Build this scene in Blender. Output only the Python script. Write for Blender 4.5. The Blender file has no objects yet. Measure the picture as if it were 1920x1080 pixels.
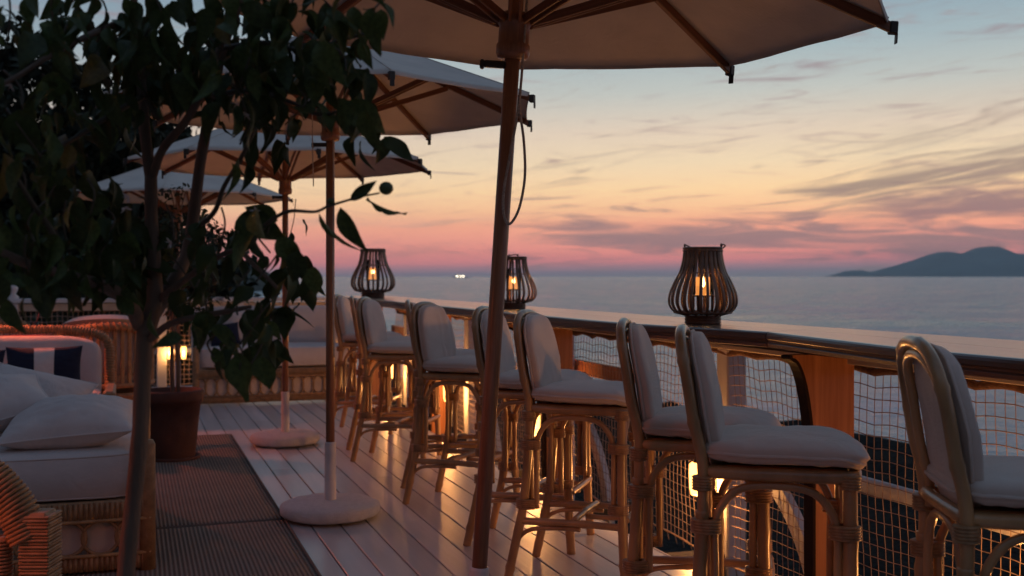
import bpy, math, random
from mathutils import Vector, Matrix, noise
R = math.radians
PI = math.pi
rnd = random.Random(7)
SC = bpy.context.scene

# ------------------------------------------------------------------ camera
F = 2072.0                                   # focal length in photo pixels (1920 wide)
EYE = 1.35
cam = bpy.data.cameras.new('camera')
cam.sensor_width = 36.0
cam.lens = 36.0 * F / 1920.0
cam.shift_y = -22.0 / 1920.0
cam.clip_start = 0.05
cam.clip_end = 120000.0
cam.dof.use_dof = True
cam.dof.focus_distance = 4.0
cam.dof.aperture_fstop = 3.6
camo = bpy.data.objects.new('camera', cam)
SC.collection.objects.link(camo)
camo.location = (0, 0, EYE)
camo.rotation_euler = (R(90), 0, 0)
SC.camera = camo

# ------------------------------------------------------------------ view
SC.view_settings.view_transform = 'Standard'
SC.view_settings.look = 'None'
SC.view_settings.gamma = 1
SC.view_settings.use_curve_mapping = False
SC.view_settings.exposure = 0.0
SC.render.engine = 'CYCLES'
SC.cycles.use_denoising = True
SC.cycles.max_bounces = 8
SC.cycles.volume_bounces = 0
SC.cycles.transparent_max_bounces = 24
SC.cycles.sample_clamp_indirect = 4.0
SC.cycles.caustics_reflective = False
SC.cycles.caustics_refractive = False


def s2l(r, g, b):
    def f(c):
        c /= 255.0
        return c / 12.92 if c <= 0.04045 else ((c + 0.055) / 1.055) ** 2.4
    return (f(r), f(g), f(b), 1.0)


# ------------------------------------------------------------------ world: dusk sky after sunset
SKY_SCALE = 3.0
w = bpy.data.worlds.new('World')
SC.world = w
w.use_nodes = True
NT = w.node_tree
NT.nodes.clear()


def N(tree, typ, **kw):
    n = tree.nodes.new(typ)
    for k, v in kw.items():
        setattr(n, k, v)
    return n


def M(tree, op, a, b=None, c=None, clamp=False):
    n = tree.nodes.new('ShaderNodeMath')
    n.operation = op
    n.use_clamp = clamp
    for i, v in enumerate((a, b, c)):
        if v is None:
            continue
        if isinstance(v, (int, float)):
            n.inputs[i].default_value = v
        else:
            tree.links.new(v, n.inputs[i])
    return n.outputs[0]


def ramp(tree, fac, stops, interp='LINEAR'):
    n = tree.nodes.new('ShaderNodeValToRGB')
    n.color_ramp.interpolation = interp
    el = n.color_ramp.elements
    while len(el) > 1:
        el.remove(el[-1])
    el[0].position = stops[0][0]
    el[0].color = stops[0][1]
    for p, c in stops[1:]:
        e = el.new(p)
        e.color = c
    tree.links.new(fac, n.inputs[0])
    return n.outputs[0]


def mixc(tree, fac, a, b, mode='MIX'):
    n = tree.nodes.new('ShaderNodeMix')
    n.data_type = 'RGBA'
    n.blend_type = mode
    n.clamp_factor = True
    for sock, v in ((n.inputs[0], fac), (n.inputs[6], a), (n.inputs[7], b)):
        if isinstance(v, (int, float)):
            sock.default_value = v
        elif isinstance(v, tuple):
            sock.default_value = v
        else:
            tree.links.new(v, sock)
    return n.outputs[2]


tc = N(NT, 'ShaderNodeTexCoord')
sep = N(NT, 'ShaderNodeSeparateXYZ')
NT.links.new(tc.outputs['Generated'], sep.inputs[0])
sx, sy, sz = sep.outputs
hz = M(NT, 'SQRT', M(NT, 'ADD', M(NT, 'MULTIPLY', sx, sx), M(NT, 'MULTIPLY', sy, sy)))
elev = M(NT, 'DIVIDE', sz, M(NT, 'MAXIMUM', hz, 0.001))          # tan(elevation)
az = M(NT, 'ARCTAN2', sx, sy)                                     # azimuth from +Y, right positive
e_w = M(NT, 'ADD', elev, M(NT, 'MULTIPLY', az, -0.012))


def e_of(y):
    return (518.0 - y) / F


T_MAX = 1.6
west = [(0.0, (106, 112, 126)), (e_of(512), (114, 112, 127)), (e_of(502), (148, 118, 130)), (e_of(490), (195, 126, 130)), (e_of(475), (213, 136, 131)),
        (e_of(455), (228, 150, 136)), (e_of(425), (240, 166, 138)), (e_of(395), (246, 192, 150)), (e_of(360), (249, 210, 163)),
        (e_of(310), (238, 213, 178)), (e_of(250), (224, 205, 184)), (e_of(180), (192, 195, 189)), (e_of(100), (164, 181, 186)),
        (e_of(0), (138, 162, 176)), (0.36, (124, 150, 168)), (0.6, (112, 138, 160)), (1.0, (96, 121, 147)), (1.55, (84, 108, 136))]
east = [(0.0, (84, 92, 112)), (e_of(470), (112, 102, 128)), (e_of(380), (124, 114, 136)), (e_of(200), (106, 114, 138)),
        (e_of(0), (88, 100, 126)), (0.6, (88, 108, 136)), (1.55, (84, 108, 136))]
HAZE_D = 0.00006
HAZE_END = 17800.0
HAZE_TOP = 352.0
HAZE_L = (.062, .098, .145)


def skyc(c, e):
    """colour of the sky beyond the haze, so that it reads as c through the air in front of it"""
    T = math.exp(-HAZE_D * min(HAZE_END, (HAZE_TOP - EYE) / max(e, 1e-4)))
    l = s2l(*c)
    return tuple(min(1.0, max(.002, (l[k] - HAZE_L[k] * (1 - T)) / T) / SKY_SCALE) for k in range(3)) + (1,)


# the ramps run over a root-stretched elevation so that the narrow bands at the horizon get room
ec = M(NT, 'MAXIMUM', e_w, 0.0)
fac = M(NT, 'POWER', M(NT, 'DIVIDE', ec, T_MAX, clamp=True), 0.5)


def stretch(stops):
    out = []
    for e, c in stops:
        if e < 0:
            continue
        out.append((math.sqrt(min(1, max(0, e) / T_MAX)), skyc(c, e)))
    return out


cw = ramp(NT, fac, stretch(west))
ce = ramp(NT, fac, stretch(east))
SUN_AZ = R(18)
dsun = M(NT, 'COSINE', M(NT, 'SUBTRACT', az, SUN_AZ))
wmask = N(NT, 'ShaderNodeMapRange')
wmask.interpolation_type = 'LINEAR'
wmask.inputs['From Min'].default_value = 0.1
wmask.inputs['From Max'].default_value = 0.995
NT.links.new(dsun, wmask.inputs['Value'])
sky = mixc(NT, wmask.outputs[0], ce, cw)


# ---- streaked clouds (laid out by direction: azimuth and elevation)
def gauss(v, c, wd):
    d = M(NT, 'DIVIDE', M(NT, 'SUBTRACT', v, c), wd)
    return M(NT, 'EXPONENT', M(NT, 'MULTIPLY', M(NT, 'MULTIPLY', d, d), -1.0))


def az_of(x):
    return math.atan((x - 960.0) / F)


def streaks(sx_, sy_, seed, tilt, detail=5.0, dist=0.6):
    cmb = N(NT, 'ShaderNodeCombineXYZ')
    NT.links.new(M(NT, 'MULTIPLY', az, sx_), cmb.inputs[0])
    tilted = M(NT, 'SUBTRACT', elev, M(NT, 'MULTIPLY', az, tilt))
    NT.links.new(M(NT, 'MULTIPLY', tilted, sy_), cmb.inputs[1])
    cmb.inputs[2].default_value = seed
    nn = N(NT, 'ShaderNodeTexNoise')
    nn.inputs['Scale'].default_value = 1.0
    nn.inputs['Detail'].default_value = detail
    nn.inputs['Roughness'].default_value = 0.55
    nn.inputs['Distortion'].default_value = dist
    NT.links.new(cmb.outputs[0], nn.inputs['Vector'])
    return nn.outputs[0]


def smooth(v, a, b):
    n = N(NT, 'ShaderNodeMapRange')
    n.interpolation_type = 'SMOOTHSTEP'
    n.inputs['From Min'].default_value = a
    n.inputs['From Max'].default_value = b
    NT.links.new(v, n.inputs['Value'])
    return n.outputs[0]


# bank just over the horizon, y 405..465 in the photo
n1 = streaks(8.0, 64.0, 3.1, -0.03, 9.0, 1.8)
right_of = smooth(az, az_of(930), az_of(1130))
bank = M(NT, 'MULTIPLY', gauss(M(NT, 'ADD', elev, M(NT, 'MULTIPLY', az, 0.03)), e_of(430), 0.0185), right_of)
bank = smooth(M(NT, 'ADD', bank, M(NT, 'MULTIPLY', M(NT, 'SUBTRACT', n1, 0.5), 2.9)), 0.16, 1.05)
# long rising wisp at the right, y 375 at x 1480 to y 300 at x 1920
n2 = streaks(7.0, 66.0, 8.7, 0.15, 9.0, 1.6)
e2 = M(NT, 'SUBTRACT', elev, M(NT, 'MULTIPLY', M(NT, 'SUBTRACT', az, az_of(1700)), 0.145))
wisp = M(NT, 'MULTIPLY', gauss(e2, e_of(346), 0.0150), smooth(az, az_of(1340), az_of(1700)))
wisp = smooth(M(NT, 'ADD', wisp, M(NT, 'MULTIPLY', M(NT, 'SUBTRACT', n2, 0.5), 3.4)), 0.15, 1.2)
# second wisp above the island, y 395..430, right side
n3 = streaks(7.0, 60.0, 1.2, 0.02, 9.0, 1.6)
wisp2 = M(NT, 'MULTIPLY', gauss(elev, e_of(402), 0.017), smooth(az, az_of(1500), az_of(1830)))
wisp2 = smooth(M(NT, 'ADD', wisp2, M(NT, 'MULTIPLY', M(NT, 'SUBTRACT', n3, 0.5), 3.2)), 0.12, 1.15)
# soft veil, upper right
n4 = streaks(5.0, 34.0, 5.5, 0.18)
veil = M(NT, 'MULTIPLY', gauss(M(NT, 'SUBTRACT', elev, M(NT, 'MULTIPLY', M(NT, 'SUBTRACT', az, az_of(1800)), 0.18)), e_of(262), 0.036), smooth(az, az_of(1380), az_of(1900)))
veil = M(NT, 'MULTIPLY', M(NT, 'MULTIPLY', veil, smooth(n4, 0.28, 0.7)), 0.6)
# thin streaks everywhere low in the sky
n5 = streaks(5.0, 48.0, 12.4, 0.02)
thin = M(NT, 'MULTIPLY', smooth(n5, 0.60, 0.80), gauss(elev, 0.045, 0.045))
thin = M(NT, 'MULTIPLY', thin, 0.38)
n6 = streaks(7.0, 200.0, 22.4, 0.01)
low = M(NT, 'MULTIPLY', smooth(n6, 0.56, 0.72), gauss(elev, e_of(478), 0.010))
low = M(NT, 'MULTIPLY', low, M(NT, 'MULTIPLY', smooth(az, az_of(1350), az_of(1600)), 0.75))
sky = mixc(NT, veil, sky, skyc((172, 160, 148), .11))
sky = mixc(NT, thin, sky, skyc((176, 150, 144), .045))
sky = mixc(NT, M(NT, 'MULTIPLY', wisp, 0.85), sky, skyc((150, 130, 124), .08))
sky = mixc(NT, M(NT, 'MULTIPLY', wisp2, 0.85), sky, skyc((134, 110, 120), .055))
sky = mixc(NT, M(NT, 'MULTIPLY', bank, 0.86), sky, skyc((140, 118, 124), .042))
sky = mixc(NT, low, sky, skyc((136, 104, 120), .02))
below = smooth(elev, -0.02, -0.3)
sky = mixc(NT, below, sky, skyc((40, 48, 58), 1.0))
bg = N(NT, 'ShaderNodeBackground')
bg.inputs['Strength'].default_value = SKY_SCALE
NT.links.new(sky, bg.inputs['Color'])
# the sky proper: a Nishita dusk sky, sun just under the horizon, added thinly under the cloud layer
nish = N(NT, 'ShaderNodeTexSky')
nish.sky_type = 'NISHITA'
nish.sun_disc = False
nish.sun_elevation = R(-3.0)
nish.sun_rotation = SUN_AZ
bg2 = N(NT, 'ShaderNodeBackground')
bg2.inputs['Strength'].default_value = 0.05
NT.links.new(nish.outputs[0], bg2.inputs['Color'])
addw = N(NT, 'ShaderNodeAddShader')
NT.links.new(bg.outputs[0], addw.inputs[0])
NT.links.new(bg2.outputs[0], addw.inputs[1])
wo = N(NT, 'ShaderNodeOutputWorld')
NT.links.new(addw.outputs[0], wo.inputs['Surface'])
w.cycles.sampling_method = 'MANUAL'
w.cycles.sample_map_resolution = 1024

# brightness of the lamps (watts of the point lights inside them)
LAMP_W = 28.0
LANTERN_W = 15.0
HEATER_W = 30.0
EMBER = (1.0, 0.40, 0.11)

# ------------------------------------------------------------------ deck frame: s runs away along the counter, t towards the sea
TH = R(19.0)
CT, ST = math.cos(TH), math.sin(TH)


def st(s, t, z=0.0):
    return Vector((-ST * s + CT * t, CT * s + ST * t, z))


def px(X, Y, d):
    """a photo pixel at depth d as a world point (used to read positions off the photograph)"""
    return Vector(((X - 960.0) / F * d, d, EYE + (518.0 - Y) / F * d))


# ------------------------------------------------------------------ object helpers
COL = SC.collection


def tag(o, label=None, cat=None, group=None, kind=None):
    if label:
        o['label'] = label
    if cat:
        o['category'] = cat
    if group:
        o['group'] = group
    if kind:
        o['kind'] = kind
    return o


def empty(name, loc, rz=0.0, label=None, cat=None, group=None, kind=None):
    o = bpy.data.objects.new(name, None)
    o.empty_display_size = 0.1
    COL.objects.link(o)
    o.location = loc
    o.rotation_euler = (0, 0, rz)
    return tag(o, label, cat, group, kind)


def copy_tree(o, parent=None):
    c = o.copy()
    COL.objects.link(c)
    if parent is not None:
        c.parent = parent
    for ch in list(o.children):
        copy_tree(ch, c)
    return c


def inst(mesh_obj, name, parent, loc=(0, 0, 0), rot=(0, 0, 0), scale=(1, 1, 1)):
    o = bpy.data.objects.new(name, mesh_obj.data if hasattr(mesh_obj, 'data') else mesh_obj)
    COL.objects.link(o)
    o.parent = parent
    o.location = loc
    o.rotation_euler = rot
    o.scale = scale
    return o


class MB:
    def __init__(self):
        self.v = []
        self.f = []
        self.s = []

    def add(self, vs, fs, smooth_=True):
        o = len(self.v)
        self.v.extend([tuple(p) for p in vs])
        for f in fs:
            self.f.append(tuple(i + o for i in f))
            self.s.append(smooth_)

    def box(self, c, size, bev=0.0, rot=None):
        hx, hy, hz = [d / 2.0 for d in size]
        c = Vector(c)
        if bev <= 0:
            vs = [Vector((x * hx, y * hy, z * hz)) for x in (-1, 1) for y in (-1, 1) for z in (-1, 1)]
            fs = [(0, 1, 3, 2), (4, 6, 7, 5), (0, 4, 5, 1), (2, 3, 7, 6), (0, 2, 6, 4), (1, 5, 7, 3)]
        else:
            b = min(bev, hx * .95, hy * .95, hz * .95)
            vs = []
            ix = {}
            for x in (-1, 1):
                for y in (-1, 1):
                    for z in (-1, 1):
                        ix[(x, y, z)] = len(vs)
                        vs.append(Vector((x * hx, y * (hy - b), z * (hz - b))))
                        vs.append(Vector((x * (hx - b), y * hy, z * (hz - b))))
                        vs.append(Vector((x * (hx - b), y * (hy - b), z * hz)))
            fs = []

            def g(x, y, z, k):
                return ix[(x, y, z)] + k
            for q in (-1, 1):
                fs.append((g(q, -1, -1, 0), g(q, 1, -1, 0), g(q, 1, 1, 0), g(q, -1, 1, 0)))
                fs.append((g(-1, q, -1, 1), g(1, q, -1, 1), g(1, q, 1, 1), g(-1, q, 1, 1)))
                fs.append((g(-1, -1, q, 2), g(1, -1, q, 2), g(1, 1, q, 2), g(-1, 1, q, 2)))
            for a in (-1, 1):
                for b_ in (-1, 1):
                    fs.append((g(a, b_, -1, 0), g(a, b_, 1, 0), g(a, b_, 1, 1), g(a, b_, -1, 1)))
                    fs.append((g(a, -1, b_, 0), g(a, 1, b_, 0), g(a, 1, b_, 2), g(a, -1, b_, 2)))
                    fs.append((g(-1, a, b_, 1), g(1, a, b_, 1), g(1, a, b_, 2), g(-1, a, b_, 2)))
                    for cc in (-1, 1):
                        fs.append((g(a, b_, cc, 0), g(a, b_, cc, 1), g(a, b_, cc, 2)))
        if rot is not None:
            vs = [rot @ p for p in vs]
        self.add([p + c for p in vs], fs, False)

    def tube(self, pts, rad, n=8, closed=False, cap=True, flat=None):
        pts = [Vector(p) for p in pts]
        m = len(pts)
        if not hasattr(rad, '__len__'):
            rad = [rad] * m
        tang = []
        for i in range(m):
            if closed:
                t_ = pts[(i + 1) % m] - pts[i - 1]
            else:
                t_ = pts[min(i + 1, m - 1)] - pts[max(i - 1, 0)]
            tang.append(t_.normalized() if t_.length > 1e-9 else Vector((0, 0, 1)))
        up = Vector((0, 0, 1)) if abs(tang[0].z) < 0.9 else Vector((1, 0, 0))
        if flat is not None:
            up = Vector(flat)
        nrm = (up - tang[0] * up.dot(tang[0])).normalized()
        vs = []
        for i in range(m):
            nrm = (nrm - tang[i] * nrm.dot(tang[i]))
            nrm = nrm.normalized() if nrm.length > 1e-6 else tang[i].orthogonal().normalized()
            bi = tang[i].cross(nrm)
            for k in range(n):
                a = 2 * PI * k / n
                vs.append(pts[i] + (nrm * math.cos(a) + bi * math.sin(a)) * rad[i])
        fs = []
        rng = m if closed else m - 1
        for i in range(rng):
            j = (i + 1) % m
            for k in range(n):
                k2 = (k + 1) % n
                fs.append((i * n + k, i * n + k2, j * n + k2, j * n + k))
        if cap and not closed:
            fs.append(tuple(range(n - 1, -1, -1)))
            fs.append(tuple((m - 1) * n + k for k in range(n)))
        self.add(vs, fs, True)

    def lathe(self, prof, n=24, c=(0, 0, 0), sc=(1, 1)):
        vs = []
        for r, z in prof:
            for k in range(n):
                a = 2 * PI * k / n
                vs.append((c[0] + r * math.cos(a) * sc[0], c[1] + r * math.sin(a) * sc[1], c[2] + z))
        fs = []
        for i in range(len(prof) - 1):
            for k in range(n):
                k2 = (k + 1) % n
                fs.append((i * n + k, i * n + k2, (i + 1) * n + k2, (i + 1) * n + k))
        self.add(vs, fs, True)

    def superq(self, a, b, c, e1=.5, e2=.5, fn=None, nu=32, nv=14):
        def sp(x, e):
            return math.copysign(abs(x) ** e, x)
        vs = []
        for j in range(nv + 1):
            v_ = -PI / 2 + PI * j / nv
            cv, sv = sp(math.cos(v_), e1), sp(math.sin(v_), e1)
            for i in range(nu):
                u_ = 2 * PI * i / nu
                p = Vector((a * cv * sp(math.cos(u_), e2), b * cv * sp(math.sin(u_), e2), c * sv))
                vs.append(fn(p) if fn else p)
        fs = []
        for j in range(nv):
            for i in range(nu):
                i2 = (i + 1) % nu
                fs.append((j * nu + i, j * nu + i2, (j + 1) * nu + i2, (j + 1) * nu + i))
        self.add(vs, fs, True)

    def build(self, name, mat, parent=None, mw=None):
        me = bpy.data.meshes.new(name)
        vs = self.v if mw is None else [tuple(mw @ Vector(p)) for p in self.v]
        me.from_pydata(vs, [], self.f)
        me.polygons.foreach_set('use_smooth', self.s)
        me.update()
        me.materials.append(mat)
        o = bpy.data.objects.new(name, me)
        COL.objects.link(o)
        if parent is not None:
            o.parent = parent
        return o


def spline(pts, sub=6):
    pts = [Vector(p) for p in pts]
    out = []
    P = [pts[0]] + pts + [pts[-1]]
    for i in range(1, len(P) - 2):
        p0, p1, p2, p3 = P[i - 1], P[i], P[i + 1], P[i + 2]
        for k in range(sub):
            t_ = k / sub
            out.append(0.5 * ((2 * p1) + (-p0 + p2) * t_ + (2 * p0 - 5 * p1 + 4 * p2 - p3) * t_ * t_ + (-p0 + 3 * p1 - 3 * p2 + p3) * t_ ** 3))
    out.append(pts[-1])
    return out


# ------------------------------------------------------------------ materials
MATS = {}


def mat(name, base, rough=.6, var=.15, scale=8.0, bump=.0, bscale=60.0, stretch_=(1, 1, 1), spec=.5, metal=0.0, sheen=0.0, trans=0.0, coat=0.0, coatr=.1, dark=None, rvar=0.0, obj_var=0.0, bdist=.01, detail=6.0):
    m = bpy.data.materials.new(name)
    m.use_nodes = True
    t = m.node_tree
    b = t.nodes['Principled BSDF']
    b.inputs['Roughness'].default_value = rough
    b.inputs['Metallic'].default_value = metal
    b.inputs['Specular IOR Level'].default_value = spec
    b.inputs['Sheen Weight'].default_value = sheen
    b.inputs['Coat Weight'].default_value = coat
    b.inputs['Coat Roughness'].default_value = coatr
    co = N(t, 'ShaderNodeTexCoord')
    mp = N(t, 'ShaderNodeMapping')
    mp.inputs['Scale'].default_value = stretch_
    t.links.new(co.outputs['Object'], mp.inputs[0])
    nz = N(t, 'ShaderNodeTexNoise')
    nz.inputs['Scale'].default_value = scale
    nz.inputs['Detail'].default_value = detail
    t.links.new(mp.outputs[0], nz.inputs['Vector'])
    c0 = tuple(min(1, c * (1 - var)) for c in base[:3]) + (1,)
    if dark is not None:
        c0 = tuple(dark[:3]) + (1,)
    c1 = tuple(min(1, c * (1 + var)) for c in base[:3]) + (1,)
    col = ramp(t, nz.outputs[0], [(0.3, c0), (0.7, c1)])
    if obj_var > 0:
        oi = N(t, 'ShaderNodeObjectInfo')
        hv = N(t, 'ShaderNodeHueSaturation')
        t.links.new(M(t, 'ADD', M(t, 'MULTIPLY', oi.outputs['Random'], obj_var * 2), 1 - obj_var), hv.inputs['Value'])
        t.links.new(col, hv.inputs['Color'])
        col = hv.outputs[0]
    t.links.new(col, b.inputs['Base Color'])
    if rvar > 0:
        t.links.new(M(t, 'ADD', M(t, 'MULTIPLY', nz.outputs[0], rvar * 2), rough - rvar), b.inputs['Roughness'])
    if bump > 0:
        n2_ = N(t, 'ShaderNodeTexNoise')
        n2_.inputs['Scale'].default_value = bscale
        n2_.inputs['Detail'].default_value = 4
        t.links.new(mp.outputs[0], n2_.inputs['Vector'])
        bp = N(t, 'ShaderNodeBump')
        bp.inputs['Strength'].default_value = bump
        bp.inputs['Distance'].default_value = bdist
        t.links.new(n2_.outputs[0], bp.inputs['Height'])
        t.links.new(bp.outputs[0], b.inputs['Normal'])
    if trans > 0:
        tr = N(t, 'ShaderNodeBsdfTranslucent')
        t.links.new(col, tr.inputs['Color'])
        mx = N(t, 'ShaderNodeMixShader')
        mx.inputs[0].default_value = trans
        t.links.new(b.outputs[0], mx.inputs[1])
        t.links.new(tr.outputs[0], mx.inputs[2])
        t.links.new(mx.outputs[0], t.nodes['Material Output'].inputs['Surface'])
    MATS[name] = m
    return m


def weave_mat(name, base, freq=400.0, rough=.85, depth=.0015, sheen=.2, var=.08, trans=0.0):
    """cloth with a fine thread relief"""
    m = mat(name, base, rough, var, 5.0, sheen=sheen, spec=.25, trans=trans)
    t = m.node_tree
    b = t.nodes['Principled BSDF']
    co = N(t, 'ShaderNodeTexCoord')
    wv = []
    for ax in ('X', 'Z'):
        wn = N(t, 'ShaderNodeTexWave')
        wn.bands_direction = ax
        wn.inputs['Scale'].default_value = freq / 6.28
        wn.inputs['Distortion'].default_value = 1.5
        wn.inputs['Detail'].default_value = 2
        t.links.new(co.outputs['Object'], wn.inputs['Vector'])
        wv.append(wn.outputs['Fac'])
    nz = N(t, 'ShaderNodeTexNoise')
    nz.inputs['Scale'].default_value = 11.0
    nz.inputs['Detail'].default_value = 4.0
    nz.inputs['Distortion'].default_value = 1.6
    t.links.new(co.outputs['Object'], nz.inputs['Vector'])
    h = M(t, 'ADD', M(t, 'MULTIPLY', M(t, 'ADD', wv[0], wv[1]), 0.12), nz.outputs[0])
    bp = N(t, 'ShaderNodeBump')
    bp.inputs['Strength'].default_value = .5
    bp.inputs['Distance'].default_value = depth * 13
    t.links.new(h, bp.inputs['Height'])
    t.links.new(bp.outputs[0], b.inputs['Normal'])
    return m


def wood_mat(name, c0, c1, rough=.4, axis='Z', sc=1.0, coat=0.0, coatr=.08, bump=.15, obj_var=.08, lines=26.0):
    m = bpy.data.materials.new(name)
    m.use_nodes = True
    t = m.node_tree
    b = t.nodes['Principled BSDF']
    co = N(t, 'ShaderNodeTexCoord')
    mp = N(t, 'ShaderNodeMapping')
    k = {'X': (.06, 1, 1), 'Y': (1, .06, 1), 'Z': (1, 1, .06)}[axis]
    mp.inputs['Scale'].default_value = tuple(q * sc for q in k)
    t.links.new(co.outputs['Object'], mp.inputs[0])
    nz = N(t, 'ShaderNodeTexNoise')
    nz.inputs['Scale'].default_value = lines
    nz.inputs['Detail'].default_value = 8
    nz.inputs['Distortion'].default_value = 1.2
    t.links.new(mp.outputs[0], nz.inputs['Vector'])
    nf = N(t, 'ShaderNodeTexNoise')
    nf.inputs['Scale'].default_value = lines * 7
    nf.inputs['Detail'].default_value = 3
    t.links.new(mp.outputs[0], nf.inputs['Vector'])
    f = M(t, 'ADD', M(t, 'MULTIPLY', nz.outputs[0], .75), M(t, 'MULTIPLY', nf.outputs[0], .25))
    col = ramp(t, f, [(0.32, tuple(c0) + (1,)), (0.68, tuple(c1) + (1,))])
    oi = N(t, 'ShaderNodeObjectInfo')
    hv = N(t, 'ShaderNodeHueSaturation')
    t.links.new(M(t, 'ADD', M(t, 'MULTIPLY', oi.outputs['Random'], obj_var * 2), 1 - obj_var), hv.inputs['Value'])
    t.links.new(col, hv.inputs['Color'])
    t.links.new(hv.outputs[0], b.inputs['Base Color'])
    t.links.new(M(t, 'ADD', M(t, 'MULTIPLY', nz.outputs[0], .2), rough - .1), b.inputs['Roughness'])
    b.inputs['Coat Weight'].default_value = coat
    b.inputs['Coat Roughness'].default_value = coatr
    bp = N(t, 'ShaderNodeBump')
    bp.inputs['Strength'].default_value = bump
    bp.inputs['Distance'].default_value = .003
    t.links.new(f, bp.inputs['Height'])
    t.links.new(bp.outputs[0], b.inputs['Normal'])
    MATS[name] = m
    return m


def emit_mat(name, col, strength, transp=0.0):
    m = bpy.data.materials.new(name)
    m.use_nodes = True
    t = m.node_tree
    t.nodes.clear()
    e = N(t, 'ShaderNodeEmission')
    e.inputs['Color'].default_value = tuple(col) + (1,)
    e.inputs['Strength'].default_value = strength
    o = N(t, 'ShaderNodeOutputMaterial')
    if transp > 0:
        tr = N(t, 'ShaderNodeBsdfTransparent')
        mx = N(t, 'ShaderNodeMixShader')
        mx.inputs[0].default_value = transp
        t.links.new(e.outputs[0], mx.inputs[1])
        t.links.new(tr.outputs[0], mx.inputs[2])
        t.links.new(mx.outputs[0], o.inputs['Surface'])
    else:
        t.links.new(e.outputs[0], o.inputs['Surface'])
    return m


m_board = mat('painted_board', (.55, .525, .53), .36, .22, 6.0, bump=.4, bscale=30, stretch_=(1, .07, 1), rvar=.14, obj_var=.15, bdist=.004, coat=.35, coatr=.26)
m_under = mat('dark_joist', (.05, .045, .04), .8)
m_white = mat('white_paint', (.66, .65, .65), .45, .08, 6, bump=.1, bscale=40)
m_fascia = mat('cream_board', (.56, .46, .36), .5, .10, 6, bump=.1, bscale=40, stretch_=(1, .1, 1))
m_counter = wood_mat('varnished_mahogany', (.045, .016, .009), (.12, .045, .022), .42, 'Y', coat=.68, coatr=.13, bump=.25, lines=24, obj_var=.2)
m_bracket = wood_mat('teak_bracket', (.34, .125, .05), (.55, .23, .10), .42, 'Z', coat=.4, coatr=.25, bump=.1, lines=22)
m_pole = wood_mat('teak_pole', (.20, .085, .042), (.38, .17, .08), .42, 'Z', coat=.3, coatr=.2, bump=.1, lines=60)
m_rib = wood_mat('teak_rib', (.13, .05, .025), (.25, .10, .048), .5, 'X', lines=40)
m_bamboo = mat('varnished_rattan', (.40, .22, .095), .40, .38, 9.0, bump=.12, bscale=60, coat=.5, coatr=.18, rvar=.06, obj_var=.08, stretch_=(1, 1, .5))
m_bind = mat('rattan_binding', (.36, .20, .09), .45, .35, 30.0, bump=.2, bscale=120)
m_wick = mat('woven_rattan', (.36, .20, .095), .55, .3, 22.0, bump=.5, bscale=110, bdist=.006)
m_linen = weave_mat('natural_linen', (.76, .62, .53), 900, sheen=.25)
m_cushion = weave_mat('white_outdoor_cloth', (.72, .635, .60), 700, sheen=.2)
m_navy = weave_mat('navy_cloth', (.012, .018, .045), 700, sheen=.1)
m_canvas = weave_mat('umbrella_canvas', (.70, .61, .52), 800, depth=.0008, sheen=.1, trans=.05)
m_terry = mat('white_terry', (.68, .66, .67), .95, .08, 30, bump=1.0, bscale=160, sheen=.4, bdist=.012)
m_sleeve = mat('white_sleeve', (.64, .60, .61), .5, .06, 12, bump=.05)
m_metal = mat('galvanised_metal', (.35, .34, .33), .4, .1, 12, metal=.8)
m_dkmetal = mat('dark_metal', (.05, .045, .04), .45, .1, 12, metal=.6)
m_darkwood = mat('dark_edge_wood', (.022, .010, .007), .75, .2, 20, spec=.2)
m_rope = mat('cord', (.50, .42, .34), .8, .35, 160, bump=.5, bscale=300)
m_net = mat('net_twine', (.38, .275, .22), .8, .2, 30)
m_netrope = mat('brown_rope', (.20, .11, .07), .85, .3, 60, bump=.6, bscale=150)
m_lant = mat('dark_willow', (.21, .105, .058), .42, .35, 20, bump=.2, bscale=90, obj_var=.15)
m_terra = mat('terracotta', (.10, .036, .024), .75, .25, 9, bump=.2, bscale=60)
m_soil = mat('soil', (.03, .02, .015), .95, .3, 30, bump=.8)
m_leaf = mat('citrus_leaf', (.055, .078, .022), .5, .35, 9, bump=.15, bscale=40, trans=.22, obj_var=.4, spec=.28)
m_leaf_y = mat('yellowing_leaf', (.15, .10, .02), .45, .3, 14, trans=.2, obj_var=.25)
m_bark = mat('citrus_bark', (.15, .10, .07), .8, .3, 16, bump=.5, bscale=70, stretch_=(1, 1, .3))
m_twig = mat('green_twig', (.07, .055, .035), .6, .2, 20)
m_lemon = mat('green_lemon', (.05, .07, .02), .4, .15, 10, bump=.2, bscale=80)
m_petal = mat('citrus_blossom', (.6, .5, .46), .7, .1, 10)
m_fol = mat('evergreen_foliage', (.022, .034, .016), .8, .4, 1.5, obj_var=.2)
m_fol2 = mat('potted_foliage', (.035, .05, .02), .6, .4, 8, trans=.1)
m_glow = emit_mat('lit_amber_glass', (1.0, .43, .095), 17.0, .8)
m_flame = emit_mat('candle_flame', (1.0, .66, .25), 40.0)
m_bulb = emit_mat('bulb', (1.0, .70, .32), 14.0)
m_heat = emit_mat('heater_element', (1.0, .16, .04), 12.0)
m_wax = emit_mat('glowing_votive', (1.0, .34, .07), 1.5, .62)
m_table = mat('red_table_top', (.34, .09, .06), .4, .2, 8)
m_paper = mat('menu_paper', (.75, .62, .55), .6)
m_cloth_red = mat('straw_plastic', (.55, .12, .09), .4)

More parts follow.
